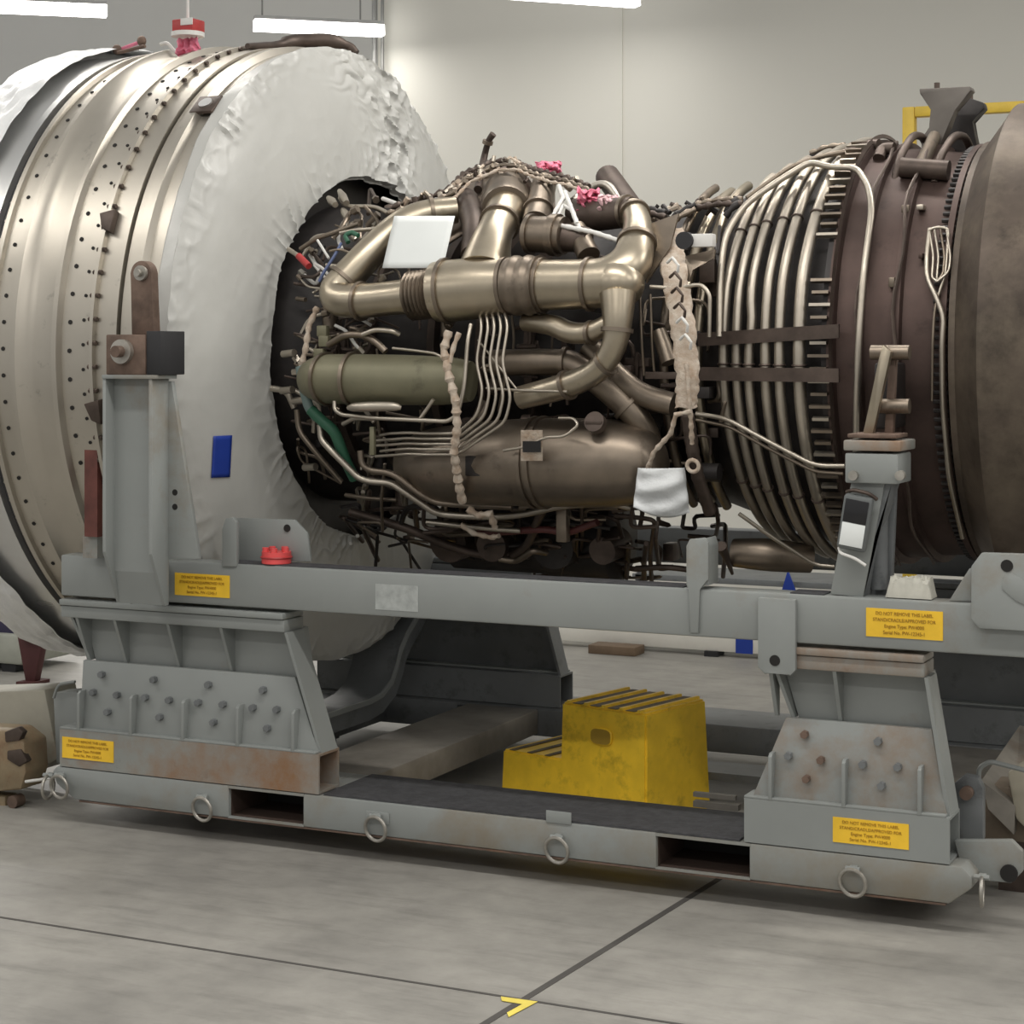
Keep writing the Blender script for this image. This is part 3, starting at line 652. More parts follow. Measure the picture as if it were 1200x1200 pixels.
# named foreground bits in the opening
pipe([(352, 292, .76), (370, 280, .78), (398, 270, .80), (420, 262, .80)], .009, TI3, 'oil_line')
pipe([(398, 232, .72), (404, 242, .74), (440, 242, .76), (455, 250, .78)], .008, TI2, 'oil_line')
for a in ((385, 232, 393, 240), (398, 224, 406, 238), (402, 246, 407, 256)):
    p, q = S(a[0], a[1], .74), S(a[2], a[3], .76); MB().tube([p, p.lerp(q, .5), q], [.010, .017, .012], 10, 0).build('probe', TI2, E_)
pipe([(338, 292, .78), (350, 300, .79)], [.009, .012][0], TI2, 'ignition_lead')
pipe([(350, 300, .79), (362, 312, .8)], .013, RED, 'red_sleeve')
pipe([(374, 330, .82), (380, 318, .83), (392, 300, .83), (400, 285, .82)], .006, mat('blue_wire', (.10, .13, .25), .5), 'blue_lead')
pipe([(408, 284, .82), (404, 276, .82), (412, 272, .82), (420, 276, .82)], .009, GREEN, 'green_sleeve')
harness([(372, 360, .84), (362, 382, .85), (358, 410, .86), (352, 432, .86)], .011, CREAM)
pipe([(352, 430, .86), (356, 455, .88), (362, 478, .88), (372, 490, .88)], .019, mat('teal_sleeve', (.16, .22, .21), .4), 'hose')
pipe([(364, 480, .885), (376, 492, .89), (392, 505, .89), (405, 540, .88), (415, 560, .86)], .021, GREEN, 'hose', lab='dark green sleeve')
pipe([(385, 404, .86), (405, 392, .88), (425, 392, .88), (440, 400, .88), (452, 412, .88)], .013, TI3, 'oil_line')
pipe([(425, 392, .9), (440, 386, .9), (460, 388, .9), (468, 392, .88)], .009, TI2, 'oil_line')
pipe([(460, 408, .9), (480, 410, .9), (510, 414, .9), (520, 420, .9)], .005, TI2, 'oil_line')
for (x, y, m_) in ((374, 415, OLIVE), (380, 400, OLIVE), (378, 388, OLIVE)): MB().box(S(x, y, .86) + Vector((-.02, -.01, -.02)), S(x, y, .86) + Vector((.02, .02, .02)), .004).build('manifold_block', m_, E_)
for (x, y) in ((340, 415), (338, 458), (365, 548), (352, 470)): p = S(x, y, .80); MB().cyl(p + Vector((-.03, 0, 0)), p + Vector((.03, -.02, .005)), .014, n=10).build('pipe_fitting', TI2, E_)
# lower accessory gearbox
m = MB(); m.tube([C(-.74, math.radians(-80), .70), C(-.70, math.radians(-80), .70), C(-.3, math.radians(-80), .70), C(-.28, math.radians(-80), .70), C(-.02, math.radians(-80), .71), C(0, math.radians(-80), .71)], [.12, .15, .155, .17, .17, .13], 12, 0); m.build('gearbox', DKM, E_)
for X, r, l in ((-.62, .09, .12), (-.42, .07, .16), (-.2, .10, .1), (.02, .06, .15)):
    p = C(X, math.radians(-70), .74); MB().cyl(p, p + Vector((0, -l, -.02)), r, r * .85, n=20).build('gearbox_pump', R_.choice([DKM, DKM2]), E_)
p = S(660, 610, .86); MB().box(p + Vector((-.02, -.02, -.075)), p + Vector((.02, .02, .05)), .004).build('gearbox_bracket', TI3, E_)
pipe([(560, 625, .84), (640, 620, .86), (665, 625, .87), (700, 612, .86)], .013, mat('maroon_hose', (.10, .03, .028), .5), 'hose')
duct([(860, 648, .80), (900, 650, .80), (950, 655, .78)], [.05, .06, .05], TI3, 'lower_duct', n=16)
duct([(845, 640, .86), (852, 655, .86), (858, 672, .86)], [.02, .012, .006], DKM2, 'drain_mast', n=10)
# top mount at the aft end
MT = MB().prism([P(1077, 104, AY - .10), P(1137, 101, AY - .10), P(1139, 106, AY - .10), P(1118, 128, AY - .10), P(1112, 148, AY - .10), P(1100, 170, AY - .10), P(1092, 205, AY - .10), P(1078, 215, AY - .10), P(1080, 160, AY - .10), P(1090, 150, AY - .10), P(1092, 128, AY - .10), P(1078, 110, AY - .10)], (0, .06, 0), .004).build('rear_mount', mat('mount_steel', (.16, .145, .13), .5, .6), E_)
for x, y, Y in ((1098, 97, AY - .07), (1137, 104, AY + .12)): p = P(x, y, Y); MB().cyl(p + Vector((0, 0, -.05)), p, .010, n=10).build('mount_stud', DKM2, MT)
MB().prism([P(1128, 112, AY + .1), P(1152, 120, AY + .1), P(1154, 127, AY + .1), P(1138, 142, AY + .1), P(1146, 175, AY + .1), P(1105, 200, AY + .1), P(1112, 140, AY + .1)], (0, .06, 0), .004).build('rear_mount', DKM, E_)
p0, p1 = P(1056, 196, AY - .42), P(1112, 200, AY - .42); MB().cyl(p0, p1, .034, n=20).build('mount_pin', DKM2, E_)
MB().tube([P(1095, 160, AY - .12), P(1080, 192, AY - .36), P(1078, 200, AY - .42)], [.022, .024, .028], 10, 0).build('mount_link', TI3, E_)
for (x0, x1) in ((1048, 1090), (1095, 1140)):
    MB().tube([P(x0, 215, AY - .42), P(x0 + 6, 185, AY - .36), P((x0 + x1) / 2, 158, AY - .25), P(x1 - 8, 160, AY - .1), P(x1, 185, AY)], .014, 10, 1).build('mount_yoke', DKM2, E_)
# side trunnion fork on the aft support
# (belongs to the stand, see below)

# ================================================================== WHITE PROTECTIVE WRAPS
def wrap_pt(u, v):
    a = 2 * PI * u                                        # angle; v from the case lip inward
    ca, sa = math.cos(a), math.sin(a)
    if v < .12: X = -1.345 + .05 * (v / .12); R = 1.238 + .006 * math.sin(9 * a); 
    else:
        k = (v - .12) / .88; X = -1.295 + .125 * k ** .8 + .02 * math.sin(PI * k); R = 1.245 - .525 * k
        if a < PI * 0.5: R += 0
    n = noise.noise(Vector((ca * 2.2, sa * 2.2, v * 1.6))) * .018
    edge = max(0, 1 - abs(v - .15) * 6); inner = max(0, (v - .68) * 3.1)
    q = noise.noise(Vector((ca * 3.5, sa * 3.5, 7)))
    fold = (1 - abs(math.sin(a * 37 + 5 * noise.noise(Vector((ca * 6, sa * 6, v * 1.5)))))) ** 3 * max(0, .35 + 1.6 * q)
    r1 = noise.noise(Vector((ca * 11, sa * 11, v * 8))); r2 = noise.noise(Vector((ca * 26, sa * 26, v * 17)))
    rough = r1
    ridge = (1 - abs(r1)) ** 5; ridge2 = (1 - abs(r2)) ** 5
    X += n + fold * .020 * (edge + inner) + ridge * .008 * (.6 * edge + .5 * inner + .1) + ridge2 * .003 * (edge + .3 * inner)
    s = math.exp(-((math.degrees(a) - 106) / 11) ** 2); X += s * (.026 * ridge + .008 * ridge2)
    s2 = math.exp(-((math.degrees(a) - 92) / 9) ** 2) * math.exp(-((v - .3) / .18) ** 2); X += s2 * .018 * abs(math.sin(v * 26 + 4 * r1))
    if v > .98: X -= .03; 
    R += .004 * rough + .012 * inner * noise.noise(Vector((ca * 6, sa * 6, 3)))
    return Vector((X, AY - R * ca, HZ - .012 * v * 1.3 + R * sa))
m = MB(); nu, nv = 620, 90
V = [[m.bm.verts.new(wrap_pt(i / nu, j / nv)) for j in range(nv + 1)] for i in range(nu)]
for i in range(nu):
    for j in range(nv): m.bm.faces.new((V[i][j], V[(i + 1) % nu][j], V[(i + 1) % nu][j + 1], V[i][j + 1]))
tag(m.build('protective_wrap', WRAP, solid=.002), 'white plastic protective wrap stretched over the rear face of the fan case', 'protective wrap')
def fw(u, v):
    a = 2 * PI * u; ca, sa = math.cos(a), math.sin(a)
    e = .05 * noise.noise(Vector((ca * 2.5, sa * 2.5, 4))) + .015 * noise.noise(Vector((ca * 9, sa * 9, 4)))
    X = -2.45 + (.22 + e) * v; R = 1.292 + .012 * noise.noise(Vector((ca * 16, sa * 16, v * 8))) + (.006 if v < .9 else 0)
    return Vector((X, AY - R * ca, HZ + R * sa))
m = MB(); nu, nv = 300, 16
V = [[m.bm.verts.new(fw(i / nu, j / nv)) for j in range(nv + 1)] for i in range(nu)]
for i in range(nu):
    for j in range(nv): m.bm.faces.new((V[i][j], V[(i + 1) % nu][j], V[(i + 1) % nu][j + 1], V[i][j + 1]))
cc = m.bm.verts.new((-2.50, AY, HZ))
for i in range(nu): m.bm.faces.new((V[i][0], V[(i + 1) % nu][0], cc))
tag(m.build('protective_wrap', FOIL), 'crumpled silvery film wrapped round the front rim of the fan case at far left', 'protective wrap')
# blue tape on the wrap
def onwrap(px, py):                                      # where the line of sight meets the wrap surface
    d = ray(px, py); X0 = -1.24
    for _ in range(12):
        p = CAM + d * ((X0 - CX) / d.x); y, z = AY - p.y, p.z - HZ + .008
        R = math.hypot(y, z); v = .12 + .88 * (1.245 - R) / .525; X0 = wrap_pt((math.atan2(z, y) / (2 * PI)) % 1, min(.97, max(.15, v))).x + .005
    return CAM + d * ((X0 - CX) / d.x)
TAPE_T = MB().grid(lambda u, v: onwrap(250 + 22 * u - 2.5 * v, 511 - u + 49 * v), 6, 10)
tag(TAPE_T.build('tape_patch', BLUE, solid=.001), 'bright blue tape strip stuck on the white fan wrap', 'tape')

# paper sheet on the ducts
m = MB(); m.grid(lambda u, v: S(462 - 14 * v + (71 - 0 * v) * u, 253 + 61 * v - 3 * u * 0, .93 + .01 * math.sin(PI * u)), 10, 8)
tag(m.build('paper_sheet', PAPER, solid=.002), 'white paper sheet lying on the golden pipes below the wiring loom', 'paper')
def rag(px, py, w, h, R, m_, label, name='rag', seed=0, cat='rag'):
    c = S(px, py, R); k = px2m(1, R); m = MB()
    def f(u, v):
        n = noise.noise(Vector((u * 3 + seed, v * 3, seed))); n2 = noise.noise(Vector((u * 6, v * 6 + seed, 5)))
        return c + RT * ((u - .5) * w * k * (1 + .4 * n)) + Vector((0, 0, -(v - .5) * h * k * (1 + .5 * n2) + .01 * n)) + FW * (.06 * n2 - .03 * math.sin(PI * u) * math.sin(PI * v))
    m.grid(f, 24, 18)
    return tag(m.build(name, m_, solid=.003), label, cat)
rag(642, 199, 32, 20, .74, PINK, 'pink rag on top of the wiring loom', seed=1)
rag(690, 237, 26, 30, .80, PINK, 'pink rag stuffed beside the open pipe', seed=4)
rag(713, 240, 22, 22, .80, mat('pale_pink_rag', (.72, .48, .50), .8, 0, .2, 20), 'pale pink and white rag in front of the open pipe', seed=9)
# white bag tied on the right
m = MB(); c = S(775, 572, .98)
def bagf(u, v):
    n = noise.noise(Vector((u * 4, v * 4, 2))); a = -PI * .5 + PI * u
    w = (.078 + .016 * v) ; top = .068; 
    x = math.sin(a) * w; z = top - .148 * v + .012 * math.sin(u * 7 + 1) * v - .02 * (u - .3) * v
    return c + RT * x + Vector((0, 0, z)) - FW * (.05 * math.cos(a) * (.5 + .6 * math.sin(PI * min(1, v + .15))) + .012 * n + .008 * math.sin(v * 14 + u * 5))
m.grid(bagf, 30, 24)
bg = m.build('tied_bag', BAG, solid=.002); tag(bg, 'white plastic bag tied over a fitting below the cream sleeve', 'bag')

# ================================================================== RIGGING BLOCK ABOVE THE FAN CASE
Yb = .75
t = thing('pendant_block', 'red block on a white disc hanging on a white cord above the fan case', 'hoist block', P(220, 45, Yb))
p = P(220, 38, Yb)
MB().tube([P(202, 22, Yb), P(234, 24, Yb)], .001, 4, 0).bm.free()
MB().box(p + Vector((-.05, -.04, .0)), p + Vector((.05, .05, .05)), .006).build('block', RED, t)
MB().cyl(p + Vector((-.0, 0, -.018)), p + Vector((0, 0, -.0)), .066, n=24).build('disc', WHITEW, t)
MB().box(p + Vector((-.005, -.045, .022)), p + Vector((.052, -.040, .05)), .002).build('label_plate', WHITEW, t)
MB().cyl(p + Vector((0, 0, .05)), p + Vector((0, 0, 1.6)), .006, n=8).build('cord', WHITEW, t)
c = P(220, 58, Yb); m = MB()
m.grid(lambda u, v: c + Vector(((u - .5) * .10 * (1 + .5 * noise.noise(Vector((u * 4, v * 4, 1)))), .04 * noise.noise(Vector((u * 5, v * 5, 8))), -(v - .5) * .085 + .02 * noise.noise(Vector((u * 5, 3, v * 5))))), 18, 14)
tag(m.build('rag', PINK, solid=.003), 'pink rag bunched on the fan case top below the red block', 'rag')
# clamp with tie rod on the case top
t = thing('rigging_clamp', 'reddish brown clamp bar lying on the top front edge of the fan case', 'clamp', P(155, 55, .9))
MB().tube([P(138, 59, .9), P(165, 49, .9)], .008, 8, 0).build('bar', PINK, t)
MB().tube([P(138, 62, .85), P(170, 54, .85)], .008, 8, 0).build('bar', RUST, t)
for x, y in ((137, 58), (166, 48)): MB().ball(P(x, y, .88), .02, (1, 1, 1.1), 8).build('clamp_jaw', RUST, t)
m = MB(); q = [P(188, 52, .8), P(196, 50, .8), P(206, 62, .8), P(215, 56, .8), P(208, 72, .8)]
m.tube(q, .008, 8, 1); tag(m.build('sling', WHITEW), 'small white sling loop on the fan case beside the pink rag', 'sling')
# dark strap on top of the wrap
m = MB(); pts = [P(290, 54, AY - .3), P(320, 55, AY - .1), P(345, 48, AY + .02), P(385, 47, AY + .1), P(410, 54, AY + .15), P(418, 62, AY + .15)]
m.tube(pts, [.012, .02, .03, .03, .018, .014], 10, 1); tag(m.build('lifting_strap', DKM2), 'dark folded lifting strap lying over the top of the white wrap', 'strap')

# ================================================================== THE STAND : BASE
def pz(px, py, Y): return P(px, py, Y)
ZT, ZB = HZ - 1.525, HZ - 1.64                            # deck top and rail bottom
BX0, BX1 = -1.88, 1.50
BASE = thing('transport_base', 'grey steel base frame with rusty fork pockets and shackle rings, under the pedestals', 'engine stand base', (-.2, .9, 0))
DW = .36
def rail_face(name, Y0, Y1, mat_, pockets, top=ZT, bot=ZB):
    xs = [BX0]
    for a_, b_ in pockets: xs += [a_, b_]
    xs.append(BX1); m = MB()
    for i in range(0, len(xs), 2):
        x0, x1 = xs[i], xs[i + 1]
        if i == 0: o = [(x0, top - .02), (x0 + .02, top), (x1, top), (x1, bot), (x0 + .10, bot), (x0 + .02, bot + .05)]
        elif i == len(xs) - 2: o = [(x0, top), (x1 - .03, top), (x1, top - .03), (x1, bot + .055), (x1 - .07, bot), (x0, bot)]
        else: o = [(x0, top), (x1, top), (x1, bot), (x0, bot)]
        m.prism([(x, Y0, z) for x, z in o], (0, Y1 - Y0, 0), .006)
    for a_, b_ in pockets:
        m.box((a_ - .003, Y0, top - .010), (b_ + .003, Y1, top - .0005)); m.box((a_ - .003, Y0, bot), (b_ + .003, Y1, bot + .006))
    return m.build(name, mat_, BASE)
pk = [(pz(268, 950, 0).x, pz(355, 950, 0).x), (pz(769, 1000, 0).x, pz(878, 1010, 0).x)]
rail_face('near_side_rail', 0, DW, mat('grey_rail_paint_stained', (.262, .278, .270), .45, 0, .05, 3, rust=.86, rustcol=(.225, .185, .13), rscale=1.9), pk)
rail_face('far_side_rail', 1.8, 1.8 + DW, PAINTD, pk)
for a_, b_ in pk:  # pocket insides coloured near black for the shade in them
    MB().box((a_ + .001, .25, ZB + .007), (b_ - .001, .30, ZT - .011)).build('pocket_shade_back', HOLE, BASE)
    MB().box((a_ + .001, .015, ZB + .0065), (b_ - .001, .25, ZB + .009)).build('pocket_floor', mat('shaded_rust', (.05, .03, .022), .8), BASE)
    MB().box((a_ + .0005, .015, ZB + .01), (a_ + .003, .25, ZT - .011)).build('pocket_side', mat('shaded_rust', (.05, .03, .022), .8), BASE)
MB().box((BX0 + .12, .002, ZB - .007), (BX1 - .08, DW - .02, ZB - .0005)).build('bottom_skid', RUST, BASE, 'rust-brown bottom skid')
MB().box((pz(378, 930, 0).x, .006, ZT + .001), (pz(866, 970, 0).x, DW - .01, ZT + .007)).build('anti_slip_mat', DECK, BASE)
# cross beams
def cross(x0, x1, y0, y1, top, bot, m_): return MB().box((x0, y0, bot), (x1, y1, top), .006).build('cross_beam', m_, BASE)
xr = pz(410, 913, DW).x
cb1 = Zp(410, 913, ZT).x; cb2 = Zp(630, 832, ZT).x
cross(-1.06, -.72, DW, 1.8, ZT, ZB + .01, BROWNDECK)
cross(-1.80, -1.46, DW, 1.8, ZT - .01, ZB + .01, PAINTD)
cross(1.02, 1.36, DW, 1.8, ZT - .005, ZB + .01, BROWNDECK)
MB().box((-.05, 1.3, ZB), (1.0, 1.5, ZB + .03)).build('tie_plate', PAINTD, BASE)
# rings
def ring_at(px, py, Y, label, side=False):
    p = P(px, py, Y)
    ax = (1, .15, 0) if side else (.12, 1, .15)
    o = MB().torus(p + Vector((0, -.018, 0)), ax, .042, .0062, 28, 8).build('shackle_ring', STEEL, BASE)
    q = p + Vector((0, 0, .038))
    MB().cyl(q + Vector((-.022, -.016, .004)), q + Vector((.022, -.016, .004)), .008, n=8).box(q + Vector((-.012, -.02, -.004)), q + Vector((.012, .004, .012)), .003).build('ring_lug', PAINT, o)
ring_at(73, 921, 0, ''); ring_at(240, 947, 0, ''); ring_at(443, 970, 0, ''); ring_at(655, 995, 0, ''); ring_at(1001, 1033, 0, '')
ring_at(1152, 1043, .02, '', True); ring_at(60, 921, .02, '', True)
for x in (443, 655): p = P(x, 965, 0); MB().box(p + Vector((-.045, -.004, .0)), p + Vector((.045, 0, .04)), .002).build('pad_plate', PAINT, BASE)
# tow lug plates at the right end
MB().prism([P(1118, 985, .10), P(1185, 985, .10), P(1198, 998, .10), P(1198, 1022, .10), P(1185, 1035, .10), P(1130, 1030, .10)], (0, .03, 0), .004).build('tow_lug', PAINT, BASE)
p = P(1182, 1024, .09); MB().cyl(p, p + Vector((0, .012, 0)), .026, n=20).build('lug_hole', HOLE, BASE)
MB().prism([P(1108, 940, .22), P(1118, 918, .22), P(1130, 908, .22), P(1146, 912, .22), P(1152, 925, .22), P(1152, 985, .22), P(1108, 985, .22)], (0, .04, 0), .004).build('tow_ear', PAINTD, BASE)
p = P(1134, 928, .215); MB().cyl(p, p + Vector((0, -.03, 0)), .020, n=16).build('ear_pin', RUST, BASE)
MB().tube([P(1146, 930, .3), P(1147, 900, .3), P(1160, 892, .3), P(1210, 905, .3)], .008, 8, 1).build('safety_bar', PAINT, BASE)
# left end hitch mounts
MB().prism([P(62, 812, .3), P(90, 810, .3), P(100, 890, .3), P(66, 895, .3)], (0, .1, 0), .004).build('tow_ear', PAINT, BASE)
MB().tube([P(63, 818, .28), P(68, 802, .28), P(88, 799, .28)], .006, 8, 1).build('safety_bar', PAINT, BASE)
# hidden casters: low feet that carry the base
for x in (-1.6, 1.1):
    for y in (.6, 1.5):
        MB().cyl((x, y - .025, .045), (x, y + .025, .045), .045, n=20).build('caster', BLK, BASE)
        MB().box((x - .05, y - .04, .06), (x + .05, y + .04, ZB)).build('caster_fork', PAINTD, BASE)

def placard(p00, p10, parent, Y, name='placard'):
    (x0, y0), (x1, y1) = p00, p10
    a_, b_ = P(x0, y0, Y - .0015), P(x1, y1, Y - .0015)
    ob = MB().box((a_.x, Y - .0025, b_.z), (b_.x, Y, a_.z)).build(name, PLAC, parent)
    w, h = b_.x - a_.x, a_.z - b_.z; cx_ = (a_.x + b_.x) / 2
    for i, (s, k) in enumerate((('DO NOT REMOVE THIS LABEL', 1), ('STAND/CRADLE/APPROVED FOR', 1), ('Engine Type: PW4000', 1.), ('Serial No. PW-12345-1', 1.))):
        sz = h * .175
        text(s, sz * (.96 if len(s) > 22 else 1), (cx_, Y - .0035, a_.z - h * (.17 + .22 * i)), ROTF @ Matrix.Diagonal((.86 * w / h / 2.9 * 1.12, 1, 1, 1)), INK, ob)
    return ob

# ---------------- pedestals
def pedestal(label, x_top0, x_top1, x_bot0, x_bot1, yo, sgn, mats, ribs_up, ribs_low, near=True, bolts=(), place=None, group=None, cap_m=None, beam_m=None):
    """sgn -1: front faces -Y (near side)"""
    pm, lm = mats
    T = thing('pedestal', label, 'pedestal', ((x_top0 + x_top1) / 2, yo + .07 * -sgn, ZT), group)
    f = lambda y: yo - sgn * y                             # y measured inward from the outer face
    zt, zc, zm, zb, z0 = HZ - .905, HZ - .972, HZ - 1.135, HZ - 1.385, ZT
    def bx(lo, hi, nm, m_, bev=.004): return MB().box((lo[0], f(lo[1]), lo[2]), (hi[0], f(hi[1]), hi[2]), bev).build(nm, m_, T)
    bx((x_top0, -.01, zt - .022), (x_top1, .13, zt), 'top_plate', cap_m or PAINT)
    bx((x_top0, .0, zc + .0), (x_top1, .13, zt - .024), 'top_cap', cap_m or PAINT)
    # upper web box, narrowing downward
    u0, u1 = x_top0 + .04, x_top1 + .045
    dl = .09
    fw_ = [Vector((u0, f(.09), zc)), Vector((u1 - .05, f(.09), zc)), Vector((u1 - .02, f(.09), zm - .03)), Vector((u0 + .06, f(.09), zm - .03))]
    MB().prism(fw_, (0, -sgn * .08, 0)).build('upper_web', pm, T)
    for x in ribs_up:
        MB().prism([(x, f(.005), zc), (x, f(.09), zc), (x, f(.09), zm), (x, f(.075), zm)], (.012, 0, 0)).build('web_rib', pm, T)
    # end plate sloping outward to the foot
    MB().prism([(u1 - .045, f(.0), zc), (u1 - .045, f(.11), zc), (x_bot1 + .0, f(.13), zb), (x_bot1 - .005, f(.03), zb)], (.012, 0, 0)).build('end_plate', pm, T)
    MB().prism([(u0, f(.02), zc), (u0, f(.11), zc), (u0 + .045, f(.12), zm), (u0 + .045, f(.07), zm)], (-.012, 0, 0)).build('end_plate', pm, T)
    # lower bolted plate
    lp = [Vector((u0 + .02, f(.055), zm)), Vector((u1 - .035, f(.055), zm)), Vector((x_bot1, f(.02), zb)), Vector((x_bot0 + (.075 if x_top0 < -1 else .02), f(.02), zb))]
    MB().prism(lp, (0, -sgn * .02, 0), .002).build('lower_plate', lm, T)
    for x in ribs_low:
        MB().prism([(x, f(-.002), zb), (x, f(.03), zb), (x, f(.05), zb + .145), (x, f(.012), zb + .145), (x, f(.0), zb + .135)], (.012, 0, 0), .002).build('plate_rib', PAINT, T)
    bx((x_bot0, -.0, zb - .012 + .012), (x_bot1, .09, zb + .008), 'weld_ledge', PAINT, .002)
    for px, py in bolts:
        k = (HZ - P(px, py, yo + .03).z); y = .055 - .035 * ((k - 1.135) / .25); p = P(px, py, yo + y); 
        MB().cyl(p, p + Vector((0, -.022, 0)), .0125, n=6).build('bolt', RUST if (px > 930 and px < 965) or px in (1028, 302, 325) else PAINTD, T)
    # hollow foot beam, open end
    m = MB(); x0, x1 = x_bot0, x_bot1 + .012; zt2, zb2 = zb, z0 + .003; y0_, y1_ = 0, .14; w = .008
    for lo, hi in (((x0, y0_, zb2), (x1, y0_ + w, zt2)), ((x0, y1_ - w, zb2), (x1, y1_, zt2)), ((x0, y0_ + w, zt2 - w), (x1, y1_ - w, zt2)), ((x0, y0_ + w, zb2), (x1, y1_ - w, zb2 + w))):
        m.box((lo[0], f(lo[1]), lo[2]), (hi[0], f(hi[1]), hi[2]))
    m.build('foot_beam', beam_m or PAINT, T)
    bx((x0 + .004, .02, zb2 + .01), (x0 + .012, .13, zt2 - .01), 'foot_cap', PAINTD)
    return T
X = lambda px, py=900, Y=0: P(px, py, Y).x
LB = [(121, 790), (182, 796), (246, 802), (310, 808), (111, 811), (139, 814), (172, 817), (200, 820), (234, 823), (263, 825), (298, 829), (326, 831), (128, 834), (189, 840), (252, 846), (315, 853)]
PL = pedestal('long grey near-side pedestal at the fan end, sixteen bolts in its lower plate', X(71, 700), X(333, 715), X(70, 870), X(370, 900), 0, -1, (PAINT, PAINT),
              [X(v, 750, .05) for v in (97, 141, 203, 265)], [X(v, 830) for v in (90, 151, 212, 276, 341)], bolts=LB, group=None, cap_m=PAINT, beam_m=PAINTR)
RB = [(944, 860), (1030, 868), (925, 885), (963, 890), (1012, 895), (1053, 898), (946, 912), (1034, 920)]
PRr = pedestal('shorter grey near-side pedestal at the exhaust end, rusty cap and rusted bolts', X(893, 760), X(1083, 780), X(872, 950), X(1108, 980), 0, -1, (PAINT, mat('grey_paint_light_rust', (.262, .278, .270), .45, 0, .05, 3, rust=.92, rustcol=(.23, .15, .09), rscale=3.6)),
               [X(v, 800, .05) for v in (905, 980)], [X(v, 900) for v in (900, 986, 1075)], bolts=RB, cap_m=PAINTR, beam_m=PAINT)
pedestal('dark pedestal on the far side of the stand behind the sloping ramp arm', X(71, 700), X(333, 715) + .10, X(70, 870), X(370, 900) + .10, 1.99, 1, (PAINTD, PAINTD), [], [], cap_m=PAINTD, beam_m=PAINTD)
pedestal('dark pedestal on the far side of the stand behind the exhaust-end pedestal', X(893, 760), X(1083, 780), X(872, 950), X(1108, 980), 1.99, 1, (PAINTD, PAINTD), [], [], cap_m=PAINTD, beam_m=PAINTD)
placard((73, 863), (133, 894), PL, 0)
placard((976, 957), (1065, 996), PRr, 0)

# ================================================================== CRADLE (upper frame)
CR = thing('cradle_frame', 'grey upper cradle of long rails, tall fan-end post and leaning aft post carrying the engine', 'engine cradle', (-.2, .9, HZ - .9))
RZT, RZB = HZ - .742, HZ - .893
MB().box((X(71, 680), 0, RZB), (2.2, .10, RZT), .008).build('near_rail', PAINT, CR)
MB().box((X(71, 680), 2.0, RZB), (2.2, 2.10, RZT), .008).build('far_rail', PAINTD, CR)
MB().box((X(262, 680), .008, RZT), (X(800, 680), .10, RZT + .004)).build('rail_mat', DECK, CR)
MB().box((X(925, 700), .008, RZT), (X(965, 700), .10, RZT + .004)).build('rail_mat', DECK, CR)
m = MB(); m.box((-1.17, .10, RZB - .10), (-1.02, .15, RZT - .02)); 
# fan-end post: channel outboard of the rail
yo_ = -.30
xl, xr_ = P(120, 560, yo_).x, P(178, 560, yo_).x
zt_ = P(150, 444, yo_).z; zb_ = P(150, 655, yo_).z
zlow = P(150, 706, yo_ + .1).z
w = .014
post = MB()
# back web, left and right flanges tapering back to the rail at the foot
post.prism([(xl + w, yo_ + .06, zt_), (xr_ - w, yo_ + .06, zt_), (xr_ - w, yo_ + .06, zb_ - .03), (xr_ - w, -.03, zlow), (xl + w, -.03, zlow), (xl + w, yo_ + .06, zb_ - .03)][:0] or [(xl + w, yo_ + .05, zt_), (xr_ - w, yo_ + .05, zt_), (xr_ - w, yo_ + .05, zb_ - .05), (xl + w, yo_ + .05, zb_ - .05)], (0, .02, 0))
post.prism([(xl + w, yo_ + .05, zb_ - .05), (xr_ - w, yo_ + .05, zb_ - .05), (xr_ - w, yo_ + .08, zlow), (xl + w, yo_ + .08, zlow)], (0, .02, .0))
post.box((xl + .002, yo_ + .08, RZB + .02), (xl + .06, .005, RZT - .01))
for x in (xl, xr_ - w):
    post.prism([(x, yo_, zt_), (x, yo_ + .10, zt_), (x, yo_ + .10, zlow - .0), (x, yo_ + .08, zlow - .0), (x, yo_, zb_ + .02)], (w, 0, 0), .002)
post.prism([(xl, yo_ - .004, zt_), (xl, yo_ + .12, zt_), (xr_ + .02, yo_ + .12, zt_), (xr_ + .02, yo_ - .004, zt_)], (0, 0, .014), .002)
post.build('fan_end_post', PAINT, CR)
# gusset
MB().prism([P(180, 447, yo_ + .1), P(201, 447, yo_ + .1), P(233, 655, yo_ + .1), P(180, 655, yo_ + .1)], (0, .02, 0), .002).build('post_gusset', PAINT, CR)
for y_ in (577, 594): p = P(205, y_, yo_ + .1); MB().cyl(p + Vector((0, .005, 0)), p + Vector((0, -.001, 0)), .011, n=12).build('gusset_hole', HOLE, CR)
# reddish backing strip left of the post
MB().box((P(103, 600, -.06).x, -.08, P(100, 628, -.06).z), (P(118, 600, -.06).x, -.05, P(100, 480, -.06).z)).build('post_backing', mat('red_oxide', (.14, .045, .035), .6, 0, .3, 9), CR, 'rusty red backing strip')
MB().box((P(101, 640, -.04).x, -.06, RZT), (P(118, 640, -.04).x, -.02, P(100, 628, -.06).z)).build('post_backing', PAINTR, CR)
